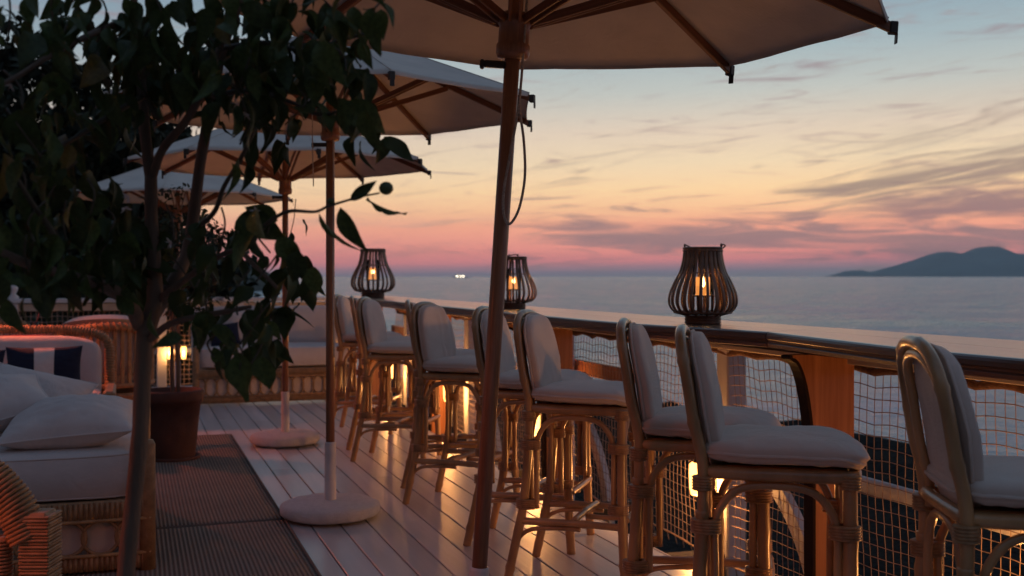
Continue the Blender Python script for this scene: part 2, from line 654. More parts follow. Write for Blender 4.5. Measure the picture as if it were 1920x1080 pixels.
gl = bpy.data.materials.new('clear_glass')
gl.use_nodes = True
_t = gl.node_tree
_t.nodes.clear()
_g = N(_t, 'ShaderNodeBsdfGlossy')
_g.inputs['Roughness'].default_value = .05
_tr = N(_t, 'ShaderNodeBsdfTransparent')
_tr.inputs['Color'].default_value = (.95, .95, .95, 1)
_fr = N(_t, 'ShaderNodeFresnel')
_fr.inputs['IOR'].default_value = 1.45
_mx = N(_t, 'ShaderNodeMixShader')
_t.links.new(_fr.outputs[0], _mx.inputs[0])
_t.links.new(_tr.outputs[0], _mx.inputs[1])
_t.links.new(_g.outputs[0], _mx.inputs[2])
_o = N(_t, 'ShaderNodeOutputMaterial')
_t.links.new(_mx.outputs[0], _o.inputs['Surface'])
m_glass = gl

# rug: ribbed along its length
m_rug = mat('ribbed_rug', (.20, .165, .14), .9, .18, 3.0)
_t = m_rug.node_tree
_b = _t.nodes['Principled BSDF']
_co = N(_t, 'ShaderNodeTexCoord')
_w = N(_t, 'ShaderNodeTexWave')
_w.bands_direction = 'X'
_w.inputs['Scale'].default_value = 15.0
_w.inputs['Distortion'].default_value = .35
_w.inputs['Detail'].default_value = 2
_t.links.new(_co.outputs['Object'], _w.inputs['Vector'])
_w2 = N(_t, 'ShaderNodeTexWave')
_w2.bands_direction = 'Y'
_w2.inputs['Scale'].default_value = 34.0
_w2.inputs['Distortion'].default_value = .5
_t.links.new(_co.outputs['Object'], _w2.inputs['Vector'])
_h = M(_t, 'ADD', _w.outputs['Fac'], M(_t, 'MULTIPLY', _w2.outputs['Fac'], .3))
_nz = [n for n in _t.nodes if n.type == 'TEX_NOISE'][0]
_c = ramp(_t, _h, [(0.1, (.10, .075, .06, 1)), (1.0, (.30, .24, .20, 1))])
_hv = N(_t, 'ShaderNodeHueSaturation')
_t.links.new(M(_t, 'ADD', M(_t, 'MULTIPLY', _nz.outputs[0], .5), .75), _hv.inputs['Value'])
_t.links.new(_c, _hv.inputs['Color'])
_t.links.new(_hv.outputs[0], _b.inputs['Base Color'])
_bp = N(_t, 'ShaderNodeBump')
_bp.inputs['Strength'].default_value = 1.0
_bp.inputs['Distance'].default_value = .006
_t.links.new(_h, _bp.inputs['Height'])
_t.links.new(_bp.outputs[0], _b.inputs['Normal'])

# ------------------------------------------------------------------ sea
SEA_Z = -4.0
m_sea = bpy.data.materials.new('sea_water')
m_sea.use_nodes = True
t = m_sea.node_tree
b = t.nodes['Principled BSDF']
b.inputs['Base Color'].default_value = (.17, .28, .32, 1)
b.inputs['Roughness'].default_value = .24
b.inputs['IOR'].default_value = 2.1
b.inputs['Specular Tint'].default_value = (.78, .98, 1.0, 1)
b.inputs['Specular IOR Level'].default_value = .9
co = N(t, 'ShaderNodeTexCoord')
hs = []
for scl, strx, wgt, det in ((.05, (1, 1.0, 1), .8, 4.0), (.16, (1, 1.3, 1), .9, 5.0), (.5, (1, 1.5, 1), .7, 5.0), (1.9, (1, 1.5, 1), .26, 4.0)):
    mp = N(t, 'ShaderNodeMapping')
    mp.inputs['Scale'].default_value = strx
    mp.inputs['Rotation'].default_value = (0, 0, R(-8))
    t.links.new(co.outputs['Object'], mp.inputs[0])
    nz = N(t, 'ShaderNodeTexNoise')
    nz.inputs['Scale'].default_value = scl
    nz.inputs['Detail'].default_value = det
    nz.inputs['Roughness'].default_value = .6
    nz.inputs['Distortion'].default_value = .6
    t.links.new(mp.outputs[0], nz.inputs['Vector'])
    hs.append(M(t, 'MULTIPLY', nz.outputs[0], wgt))
hsum = M(t, 'ADD', M(t, 'ADD', hs[0], hs[1]), M(t, 'ADD', hs[2], hs[3]))
wn = N(t, 'ShaderNodeTexNoise')
wn.inputs['Scale'].default_value = .11
wn.inputs['Detail'].default_value = 9
wn.inputs['Roughness'].default_value = .72
wn.inputs['Distortion'].default_value = .8
t.links.new(co.outputs['Object'], wn.inputs['Vector'])
wr_ = N(t, 'ShaderNodeMapRange')
wr_.inputs['From Min'].default_value = .38
wr_.inputs['From Max'].default_value = .62
wr_.inputs['To Min'].default_value = .06
wr_.inputs['To Max'].default_value = .26
t.links.new(wn.outputs[0], wr_.inputs['Value'])
t.links.new(wr_.outputs[0], b.inputs['Roughness'])
t.links.new(ramp(t, wn.outputs[0], [(.36, (.52, .68, .72, 1)), (.5, (.36, .52, .57, 1)), (.64, (.16, .30, .36, 1))]), b.inputs['Base Color'])  # foam and ripple lightness put into the water's colour as noise patches
bp = N(t, 'ShaderNodeBump')
bp.inputs['Strength'].default_value = 1.0
bp.inputs['Distance'].default_value = 2.0
t.links.new(hsum, bp.inputs['Height'])
t.links.new(bp.outputs[0], b.inputs['Normal'])
# water body (scattered light) under a Fresnel reflection that water tints slightly blue
sd_ = N(t, 'ShaderNodeBsdfDiffuse')
t.links.new(b.inputs['Base Color'].links[0].from_socket, sd_.inputs['Color'])
t.links.new(bp.outputs[0], sd_.inputs['Normal'])
sg_ = N(t, 'ShaderNodeBsdfGlossy')
sg_.inputs['Color'].default_value = (.93, 1.0, 1.0, 1)
t.links.new(wr_.outputs[0], sg_.inputs['Roughness'])
t.links.new(bp.outputs[0], sg_.inputs['Normal'])
sf_ = N(t, 'ShaderNodeFresnel')
sf_.inputs['IOR'].default_value = 3.4
t.links.new(bp.outputs[0], sf_.inputs['Normal'])
sm_ = N(t, 'ShaderNodeMixShader')
t.links.new(sf_.outputs[0], sm_.inputs[0])
t.links.new(sd_.outputs[0], sm_.inputs[1])
t.links.new(sg_.outputs[0], sm_.inputs[2])
sx_ = N(t, 'ShaderNodeMixShader')
sx_.inputs[0].default_value = .5
t.links.new(sm_.outputs[0], sx_.inputs[1])
t.links.new(b.outputs[0], sx_.inputs[2])
t.links.new(sx_.outputs[0], t.nodes['Material Output'].inputs['Surface'])
mb = MB()
# real wave relief in the seaward sector: rings that widen with distance, each wave length kept only
# where the rings can carry it; flat water everywhere else
RMIN, RMAX, NR_S, NA_S = 18.0, 17500.0, 400, 300
A0, A1 = R(-38), R(44)
ratio = (RMAX / RMIN) ** (1.0 / NR_S)
vs = []
for j in range(NR_S + 1):
    rr_s = RMIN * ratio ** j
    stepr = rr_s * (ratio - 1)
    oct_ = []
    for lam, amp in ((1.8, .055), (4.5, .12), (11.0, .22), (30.0, .42), (90.0, .70), (300.0, .9)):
        wgt = max(0.0, min(1.0, (lam / stepr - 1.6) / 1.6))
        if wgt > 0:
            oct_.append((lam, amp * wgt))
    for i in range(NA_S + 1):
        a = A0 + (A1 - A0) * i / NA_S
        x, y = rr_s * math.sin(a), rr_s * math.cos(a)
        edge_f = max(.08, min(1.0, (rr_s - 38.0) / 50.0)) * min(1.0, i / 20.0, (NA_S - i) / 20.0, j / 8.0, (NR_S - j) / 8.0)
        h = 0.0
        for lam, amp in oct_:
            h += amp * noise.noise(Vector((x / (lam * 1.7) + y * .12 / lam, y / lam, lam)))
        vs.append((x, y, SEA_Z + h * edge_f))
n_ = NA_S + 1
fs = [(j * n_ + i, j * n_ + i + 1, (j + 1) * n_ + i + 1, (j + 1) * n_ + i) for j in range(NR_S) for i in range(NA_S)]
mb.add(vs, fs, True)
# the rest of the disc, flat
rest_a = [A1 + (2 * PI - (A1 - A0)) * k / 24 for k in range(25)]
vs = [(r_ * math.sin(a), r_ * math.cos(a), SEA_Z) for r_ in (RMIN, 400.0, 4000.0, RMAX) for a in rest_a]
fs = [(q * 25 + k, q * 25 + k + 1, (q + 1) * 25 + k + 1, (q + 1) * 25 + k) for q in range(3) for k in range(24)]
mb.add(vs, fs, False)
vs = [(RMIN * math.sin(2 * PI * k / 48), RMIN * math.cos(2 * PI * k / 48), SEA_Z - .05) for k in range(48)]
mb.add(vs, [tuple(range(48))], False)
tag(mb.build('sea', m_sea), 'calm grey blue sea stretching out to the horizon', kind='structure')

# ------------------------------------------------------------------ shore (dark rocky beach under the terrace)
m_shore = mat('dark_shore_rock', (.010, .011, .011), .95, .5, .6, bump=1.0, bscale=6.0, bdist=.2, spec=.08)
shore_line = [(-400, 60), (-60, 62), (-22, 60), (-6, 56), (3, 48.8), (7, 42), (11.3, 36), (13.8, 29.8), (18, 22), (26, 10), (60, -10), (400, -60)]


def shore_y(x):
    for (x0, y0), (x1, y1) in zip(shore_line, shore_line[1:]):
        if x0 <= x <= x1:
            return y0 + (y1 - y0) * (x - x0) / (x1 - x0)
    return -60


mb = MB()
gx = [-400 + 12 * i for i in range(29)] + [-48 + 1.1 * i for i in range(1, 90)] + [52, 60, 80, 120, 200, 300, 400]
rows = 60
grid = []
for j in range(rows + 1):
    f_ = j / rows
    for x in gx:
        ye = shore_y(x) + 1.6 * noise.noise(Vector((x * .35, 3.3, 0))) + .7 * noise.noise(Vector((x * 1.4, 7.7, 0)))
        y = -90 + (ye + 90) * (1 - (1 - f_) ** 2.2) + (2.5 if j == rows else 0)
        dist = max(0, ye - y)
        z = SEA_Z + .10 + min(.40, dist * .09) + .22 * abs(noise.noise(Vector((x * 4.1, y * 4.1, 8)))) * min(1, dist) + (.35 * noise.noise(Vector((x * .8, y * .8, 1))) + .2 * noise.noise(Vector((x * 2.3, y * 2.3, 4)))) * min(1, dist * .4)
        if j == rows:
            z = SEA_Z - .5
        grid.append((x, y, z))
n_ = len(gx)
fs = [(j * n_ + i, j * n_ + i + 1, (j + 1) * n_ + i + 1, (j + 1) * n_ + i) for j in range(rows) for i in range(n_ - 1)]
mb.add(grid, fs, True)
tag(mb.build('shore_ground', m_shore), 'dark rocky shore below the terrace', kind='structure')

# ------------------------------------------------------------------ island and headland
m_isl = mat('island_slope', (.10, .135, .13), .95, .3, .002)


def ridge(name, pts_px, d, depth, label, seed, mat_):
    """a hill: its outline points are read off the photograph at distance d, with a real body behind"""
    mb_ = MB()
    prof = []
    for (x0, y0), (x1, y1) in zip(pts_px, pts_px[1:]):
        k = max(2, int(abs(x1 - x0) / 6))
        for i in range(k):
            q = i / k
            prof.append((x0 + (x1 - x0) * q, y0 + (y1 - y0) * q))
    prof.append(pts_px[-1])
    base = SEA_Z - 1
    NY = 12
    vs_ = []
    for j in range(NY + 1):
        a = j / NY
        for X, Y in prof:
            p = px(X, Y, d)
            h = max(0.0, p.z - base)
            hh = h * math.sin(PI * (.06 + .94 * a) * .5) if a < 1 else h
            shp = math.sin(a * PI) ** .8
            hh = h * shp
            nn = noise.fractal(Vector((p.x / (depth * .35), a * 3 + seed, seed)), .8, 2.0, 5)
            hh *= 1 + .16 * nn * (1 - abs(a - .5))
            vs_.append((p.x * (1 + (a - .5) * .02), d + (a - .5) * depth, base + max(0, hh)))
    nn_ = len(prof)
    fs_ = [(j * nn_ + i, j * nn_ + i + 1, (j + 1) * nn_ + i + 1, (j + 1) * nn_ + i) for j in range(NY) for i in range(nn_ - 1)]
    mb_.add(vs_, fs_, True)
    return tag(mb_.build(name, mat_), label, kind='structure')


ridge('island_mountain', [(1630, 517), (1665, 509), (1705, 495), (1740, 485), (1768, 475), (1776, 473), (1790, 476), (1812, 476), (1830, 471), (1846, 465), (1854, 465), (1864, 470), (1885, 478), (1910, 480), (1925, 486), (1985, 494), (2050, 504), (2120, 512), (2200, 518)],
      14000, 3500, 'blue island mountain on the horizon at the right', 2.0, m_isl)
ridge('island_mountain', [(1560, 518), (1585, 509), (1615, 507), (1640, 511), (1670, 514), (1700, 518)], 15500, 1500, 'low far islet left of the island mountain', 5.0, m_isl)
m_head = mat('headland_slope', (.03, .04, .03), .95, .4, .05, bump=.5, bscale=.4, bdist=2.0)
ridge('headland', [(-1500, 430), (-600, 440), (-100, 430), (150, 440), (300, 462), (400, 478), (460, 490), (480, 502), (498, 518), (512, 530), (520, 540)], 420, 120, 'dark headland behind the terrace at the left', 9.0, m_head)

# ------------------------------------------------------------------ haze
hz_ = MB()
hz_.box((0, 0, (HAZE_TOP + SEA_Z - 6) / 2), (2 * HAZE_END, 2 * HAZE_END, HAZE_TOP - SEA_Z + 6))
ho = hz_.build('haze', bpy.data.materials.new('sea_haze'))
hm = ho.data.materials[0]
hm.use_nodes = True
hm.node_tree.nodes.clear()
pv = N(hm.node_tree, 'ShaderNodeVolumePrincipled')
pv.inputs['Color'].default_value = (.60, .84, 1.0, 1)
pv.inputs['Density'].default_value = HAZE_D
pv.inputs['Anisotropy'].default_value = .45
om = N(hm.node_tree, 'ShaderNodeOutputMaterial')
hm.node_tree.links.new(pv.outputs[0], om.inputs['Volume'])
tag(ho, 'thin evening haze over the sea', kind='stuff')

# ------------------------------------------------------------------ deck
deck = empty('deck', st(0, 0), TH, 'white painted plank deck of the terrace', kind='structure')
W = .153
edges = [1.379 + W * k for k in range(-42, 8)]
pieces = {}
for i in range(len(edges) - 1):
    t0 = edges[i]
    off = (i * 1.37) % 3.0
    s0 = -2.2
    cuts = [-2.2] + [c for c in [1.1 + off + 4.3 * q for q in range(4)] if c < 13.3] + [14.2]
    for a, b_ in zip(cuts, cuts[1:]):
        if b_ - a < .3:
            continue
        mb = MB()
        L = b_ - a - .004
        mb.box((0, 0, 0), (W - .0075, L, .028), .0025)
        o = mb.build('board', m_board, deck)
        o.location = (t0 + W / 2, (a + b_) / 2, -.014 + rnd.uniform(-.0006, .0006))
        o.rotation_euler = (0, rnd.uniform(-.002, .002), 0)
mb = MB()
mb.box((-1.25, 6.0, -.12), (7.2, 16.2, .12))
for q in range(12):
    mb.box((2.2, -1.5 + 1.4 * q, -.24), (2.3, .07, .10))
mb.build('joist', m_under, deck)
mb = MB()
mb.box((2.459, 6.0, -.075), (.014, 16.3, .15), .003)
mb.build('edge_board', m_white, deck)
mb = MB()
for q in range(6):
    for tt in (-4.5, -1.5, 1.8):
        mb.box((tt, -1.5 + 3.1 * q, -2.3), (.22, .22, 4.2))
mb.build('pile', m_under, deck)

# ------------------------------------------------------------------ counter and railing (one built-in thing)
front = [(-1.5, 2.53), (1.5, 2.54), (2.65, 2.545), (3.1, 2.53), (3.5, 2.585), (3.9, 2.64), (4.33, 2.70), (4.6, 2.655), (4.98, 2.565), (5.35, 2.50), (5.8, 2.475), (6.6, 2.47), (14.1, 2.455)]
back = [(-1.5, 3.36), (3.41, 3.28), (4.28, 3.25), (5.42, 3.20), (6.2, 3.18), (8.6, 3.15), (14.1, 3.13)]


def interp(tbl, s):
    for (a, x), (b_, y) in zip(tbl, tbl[1:]):
        if a <= s <= b_:
            return x + (y - x) * (s - a) / (b_ - a)
    return tbl[-1][1] if s > tbl[-1][0] else tbl[0][1]


rail = empty('bar_railing', st(0, 0), TH, 'long mahogany topped bar counter and white post railing facing the sea', 'railing')
CZ = 1.10
# counter top slabs: two long boards side by side, cut at joints; a mitred seam at the bend
cuts = [-1.5, 1.2, 4.33, 7.4, 10.6, 14.1]
for a, b_ in zip(cuts, cuts[1:]):
    for lane in (0, 1):
        mb = MB()
        n = max(3, int((b_ - a) / .12))
        rows_ = []
        for i in range(n + 1):
            s_ = a + .0025 + (b_ - a - .005) * i / n
            f0, f1 = interp(front, s_), interp(back, s_)
            midl = f0 + (f1 - f0) * .48
            sk = 0.0
            if lane == 0:
                prof = [(midl - .0015, CZ - .001), (f0 + .022, CZ), (f0 + .012, CZ - .0015), (f0 + .004, CZ - .007), (f0, CZ - .016), (f0 + .001, CZ - .032), (f0 + .010, CZ - .039), (f0 + .012, CZ - .046), (f0 + .006, CZ - .053), (f0 + .012, CZ - .068), (f0 + .03, CZ - .072), (midl - .0015, CZ - .072)]
            else:
                prof = [(midl + .0015, CZ - .001), (f1 - .012, CZ), (f1, CZ - .012), (f1, CZ - .045), (f1 - .01, CZ - .055), (midl + .0015, CZ - .055)]
            # the seam at the bend runs obliquely across the counter
            for tt, zz in prof:
                dd = 0.0
                if abs(b_ - 4.33) < .01 and i == n or abs(a - 4.33) < .01 and i == 0:
                    dd = (tt - 2.70) * .42
                rows_.append((tt, s_ + dd, zz))
        m_ = len(prof)
        fs = [(i * m_ + k, i * m_ + (k + 1) % m_, (i + 1) * m_ + (k + 1) % m_, (i + 1) * m_ + k) for i in range(n) for k in range(m_)]
        fs.append(tuple(range(m_)))
        fs.append(tuple(n * m_ + k for k in range(m_ - 1, -1, -1)))
        mb.add(rows_, fs, False)
        mb.build('counter_slab', m_counter, rail)
# cream fascia under the counter
for a, b_ in zip(cuts, cuts[1:]):
    mb = MB()
    mb.box((3.02, (a + b_) / 2, .983), (.05, b_ - a - .004, .046), .004)
    mb.build('fascia', m_fascia, rail)
mb = MB()
mb.box((2.96, 6.3, 1.018), (.34, 15.4, .018))
mb.build('underside_board', m_under, rail)
# knee brackets
BR = [.92, 4.17, 7.48, 10.7, 13.9]
for s_ in BR:
    f0 = interp(front, s_) + .035
    t1 = 3.03
    out = [(t1, -.5), (t1, 1.007)]
    out.append((f0, 1.007))
    out.append((f0 + .002, .995))
    cx0, cz0 = f0 - .02, .45
    for q in range(15):
        a = R(92) - R(92) * q / 14
        out.append((f0 + .004 + .27 * (1 - math.cos(R(90) * q / 14)) * 1.0 if False else f0 + .004 + (t1 - .20 - f0 - .004) * math.sin(R(90) * q / 14), .995 - .55 * (1 - math.cos(R(90) * q / 14))))
    out.append((t1 - .20, -.5))
    mb = MB()
    th = .06
    k = len(out)
    vs = [(p[0], -th / 2, p[1]) for p in out] + [(p[0], th / 2, p[1]) for p in out]
    fs = []
    for i in range(k):
        j = (i + 1) % k
        fs.append((i, j, k + j, k + i))
    # side faces as quads between the straight outer edge and the inner curve
    inner = list(range(2, k))
    n_in = len(inner)
    right = []
    zs = [out[i][1] for i in inner]
    base_v = len(vs)
    for sgn, offv in ((-th / 2, 0), (th / 2, k)):
        ids = []
        for zz in zs:
            ids.append(len(vs))
            vs.append((t1, sgn, zz))
        for q in range(n_in - 1):
            fs.append((offv + inner[q], offv + inner[q + 1], ids[q + 1], ids[q]))
    mb.add(vs, fs, False)
    o = mb.build('knee_bracket', m_bracket, rail)
    o.location = (0, s_, 0)
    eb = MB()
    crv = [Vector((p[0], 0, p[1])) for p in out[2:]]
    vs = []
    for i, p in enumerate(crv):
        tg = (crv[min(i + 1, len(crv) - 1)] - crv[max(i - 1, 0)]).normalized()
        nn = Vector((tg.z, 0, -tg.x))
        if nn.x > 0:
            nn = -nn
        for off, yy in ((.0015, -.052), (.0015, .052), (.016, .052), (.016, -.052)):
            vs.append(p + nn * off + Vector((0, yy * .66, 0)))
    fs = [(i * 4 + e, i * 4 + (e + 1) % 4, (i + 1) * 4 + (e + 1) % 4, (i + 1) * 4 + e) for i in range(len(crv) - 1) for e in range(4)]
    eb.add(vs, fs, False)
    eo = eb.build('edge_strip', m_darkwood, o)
# white posts, lower rail, quarter arcs
POSTS = [.45, 2.88, 5.32, 7.78, 10.2, 12.7]
mb = MB()
mb.box((0, 0, -.02), (.12, .12, 1.95), .008)
mb.box((0, 0, -.98), (.2, .2, .06), .01)
post0 = None
arc_m = None
for s_ in POSTS:
    if post0 is None:
        post0 = mb.build('post', m_white, rail)
        post0.location = (3.10, s_, 0)
        ab = MB()
        pth = []
        for q in range(13):
            a = R(90) * q / 12
            pth.append((0, -.04 - .80 * math.sin(a), .40 - .85 * (1 - math.cos(a))))
        vs = []
        for y, z in [(p[1], p[2]) for p in pth]:
            pass
        # flat section arc 9 cm deep, 4 cm thick
        n = len(pth)
        for i, p in enumerate(pth):
            q = Vector(pth[min(i + 1, n - 1)]) - Vector(pth[max(i - 1, 0)])
            q.normalize()
            nn = Vector((0, -q.z, q.y))
            for sx_ in (-.02, .02):
                for kk in (-.045, .045):
                    vs.append((sx_, p[1] + nn.y * kk, p[2] + nn.z * kk))
        fs = []
        for i in range(n - 1):
            o_ = i * 4
            for e0, e1 in ((0, 1), (1, 3), (3, 2), (2, 0)):
                fs.append((o_ + e0, o_ + e1, o_ + 4 + e1, o_ + 4 + e0))
        fs += [(0, 1, 3, 2), (4 * n - 4, 4 * n - 2, 4 * n - 1, 4 * n - 3)]
        ab.add(vs, fs, False)
        arc_m = ab.build('curved_brace', m_white, rail)
        arc_m.location = (3.10, s_, 0)
    else:
        inst(post0, 'post', rail, (3.10, s_, 0))
        inst(arc_m, 'curved_brace', rail, (3.10, s_, 0))
mb = MB()
mb.tube([(3.16, -1.5, .40), (3.16, 14.1, .40)], .038, 12)
mb.build('lower_rail', m_white, rail)
for a, b_ in ((6.75, 8.8), (12.75, 14.0)):
    mb = MB()
    mb.box((3.19, (a + b_) / 2, .67), (.04, b_ - a, .11), .006)
    mb.build('cross_board', m_bracket, rail)
mb = MB()
for s_ in POSTS:
    mb.box((2.85, s_, -.22), (.62, .07, .12))
mb.build('outrigger', m_under, rail)


# ------------------------------------------------------------------ rope net
def net(name, s0, s1, t_, ztop, zbot, label, place, cell=.05, r=.0021, seg=1, wav=.009, sag=.10):
    root = empty(name, place[0], place[1], label, 'net', 'rope nets of the railing')
    nC = int((s1 - s0) / cell)
    nR = int((ztop - zbot) / cell)

    def P(i, j):
        s_ = s0 + (s1 - s0) * i / nC
        f = j / nR
        ph = (s_ * .63) % 1.0
        scal = .018 * abs(math.sin(s_ * 2 * PI / .62)) * (1 - f) ** 2
        z = ztop + scal - .012 - (ztop - zbot) * f + wav * .7 * noise.noise(Vector((s_ * 2.0, f * 4, 0))) + .5 * wav * noise.noise(Vector((s_ * 9.0, f * 14, 3)))
        z += sag * f * f * noise.noise(Vector((s_ * .9, 5.5, 0)))
        ds = wav * .9 * noise.noise(Vector((s_ * 3.0, f * 3, 9))) + .45 * wav * noise.noise(Vector((s_ * 11.0, f * 17, 6)))
        dt = .05 * noise.noise(Vector((s_ * 1.3, f * 1.6, 20))) * math.sin(PI * min(1, f * 1.2)) + .02 * f
        return Vector((t_ + dt, s_ + ds, z))
    G = [[P(i, j) for j in range(nR + 1)] for i in range(nC + 1)]
    mb_ = MB()
    for i in range(nC + 1):
        mb_.tube(G[i], r, 4, cap=False, flat=(1, 0, .01))
    for j in range(1, nR + 1):
        mb_.tube([G[i][j] for i in range(nC + 1)], r, 4, cap=False)
    o_ = mb_.build('mesh', m_net, root)
    o_['kind'] = 'stuff'
    kn = MB()
    tb = MB()
    tp = [G[i][0] + Vector((0, 0, .010)) for i in range(0, nC + 1)]
    tb.tube(tp, [.013 + .004 * noise.noise(Vector((i * .9, 0, 0))) for i in range(len(tp))], 7)
    tb.tube([p + Vector((.008, .0, .014)) for p in tp], .009, 6)
    tb.build('head_rope', m_netrope, root)
    bb = MB()
    bb.tube([G[i][nR] for i in range(nC + 1)], .007, 6)
    for i in range(0, nC + 1, 2):
        bb.tube([G[i][nR], G[i][nR] + Vector((.01, .01 * math.sin(i), -.035 - .02 * abs(math.sin(i * 1.7))))], .004, 5)
    bb.build('foot_rope', m_net, root)
    return root


net('rope_net', -.6, 13.2, 3.05, .928, -.17, 'knotted rope net hung under the bar counter along the sea side', (st(0, 0), TH))

# ------------------------------------------------------------------ post lamps
GP = 'lamps on the railing posts'


def post_lamp(loc, rz, label, light=True, watt=LAMP_W, arm=True):
    r_ = empty('post_lamp', loc, rz, label, 'lamp', GP)
    mb_ = MB()
    mb_.lathe([(0, .098), (.034, .097), (.045, .085), (.047, .04), (.044, -.04), (.036, -.078), (0, -.082)], 20)
    mb_.build('glass_shade', m_glow, r_)
    mb_ = MB()
    mb_.lathe([(0, .03), (.010, .025), (.014, 0), (.011, -.03), (0, -.045)], 12)
    mb_.build('bulb', m_bulb, r_)
    mb_ = MB()
    mb_.lathe([(0, .118), (.010, .116), (.020, .108), (.024, .101), (.024, .096), (0, .096)], 20)
    if arm:
        mb_.tube([(.015, 0, .108), (.09, 0, .118), (.17, 0, .10), (.185, 0, .05)], .007, 8)
        mb_.box((.188, 0, .05), (.016, .05, .09), .004)
    mb_.build('cap', m_dkmetal, r_)
    mb_ = MB()
    mb_.lathe([(0, -.08), (.028, -.081), (.024, -.092), (.010, -.10), (.006, -.115), (0, -.12)], 16)
    mb_.build('finial', m_metal, r_)
    if light:
        L_ = bpy.data.lights.new('lamp_light', 'POINT')
        L_.energy = watt
        L_.color = EMBER
        L_.shadow_soft_size = .045
        lo = bpy.data.objects.new('lamp_light', L_)
        COL.objects.link(lo)
        lo.parent = r_
        lo.location = (0, 0, 0)
    return r_


names = ['nearest the right edge of the photo', 'behind the tallest bar stool pair at the right', 'seen between the front legs of a middle stool', 'under the middle stools', 'under the far stools']
for s_, nm in zip([2.9, 5.38, 7.80, 10.18, 12.7], ['lit amber glass post lamp beside the rightmost stool', 'lit amber glass lamp half hidden behind the leg of the stool right of centre',
                                                 'lit amber glass lamp seen under the big stool by the near umbrella pole', 'lit amber glass lamp glowing under the middle pair of stools', 'lit amber glass lamp glowing under the far pair of stools']):
    post_lamp(st(s_, 2.925 if abs(s_ - 5.38) < .01 else 2.86, .235), TH, nm, True, LAMP_W * (.8 if s_ < 3 else 1))


# ------------------------------------------------------------------ bar stool
def ring_stack(mb_, c, rx, ry, h, n=5):
    prof = []
    for i in range(n):
        z0 = -h / 2 + h * i / n
        dz = h / n
        prof += [(1.0, z0 + dz * .05), (1.13, z0 + dz * .3), (1.13, z0 + dz * .7), (1.0, z0 + dz * .95)]
    prof = [(.6, -h / 2)] + prof + [(.6, h / 2)]
    vs_ = []
    nn = 14
    for r_, z in prof:
        for k in range(nn):
            a = 2 * PI * k / nn
            vs_.append((c[0] + rx * r_ * math.cos(a), c[1] + ry * r_ * math.sin(a), c[2] + z))
    fs_ = [(i * nn + k, i * nn + (k + 1) % nn, (i + 1) * nn + (k + 1) % nn, (i + 1) * nn + k) for i in range(len(prof) - 1) for k in range(nn)]
    mb_.add(vs_, fs_, True)


def bamboo(mb_, pts, r, n=9, node=.17, sub=7):
    p = spline(pts, sub)
    L = 0
    rad = []
    prev = p[0]
    ph = rnd.uniform(0, node)
    for q in p:
        L += (q - prev).length
        prev = q
        d = ((L + ph) % node)
        bul = 1 + .17 * math.exp(-(min(d, node - d) / .008) ** 2)
        rad.append(r * bul)
    mb_.tube(p, rad, n)


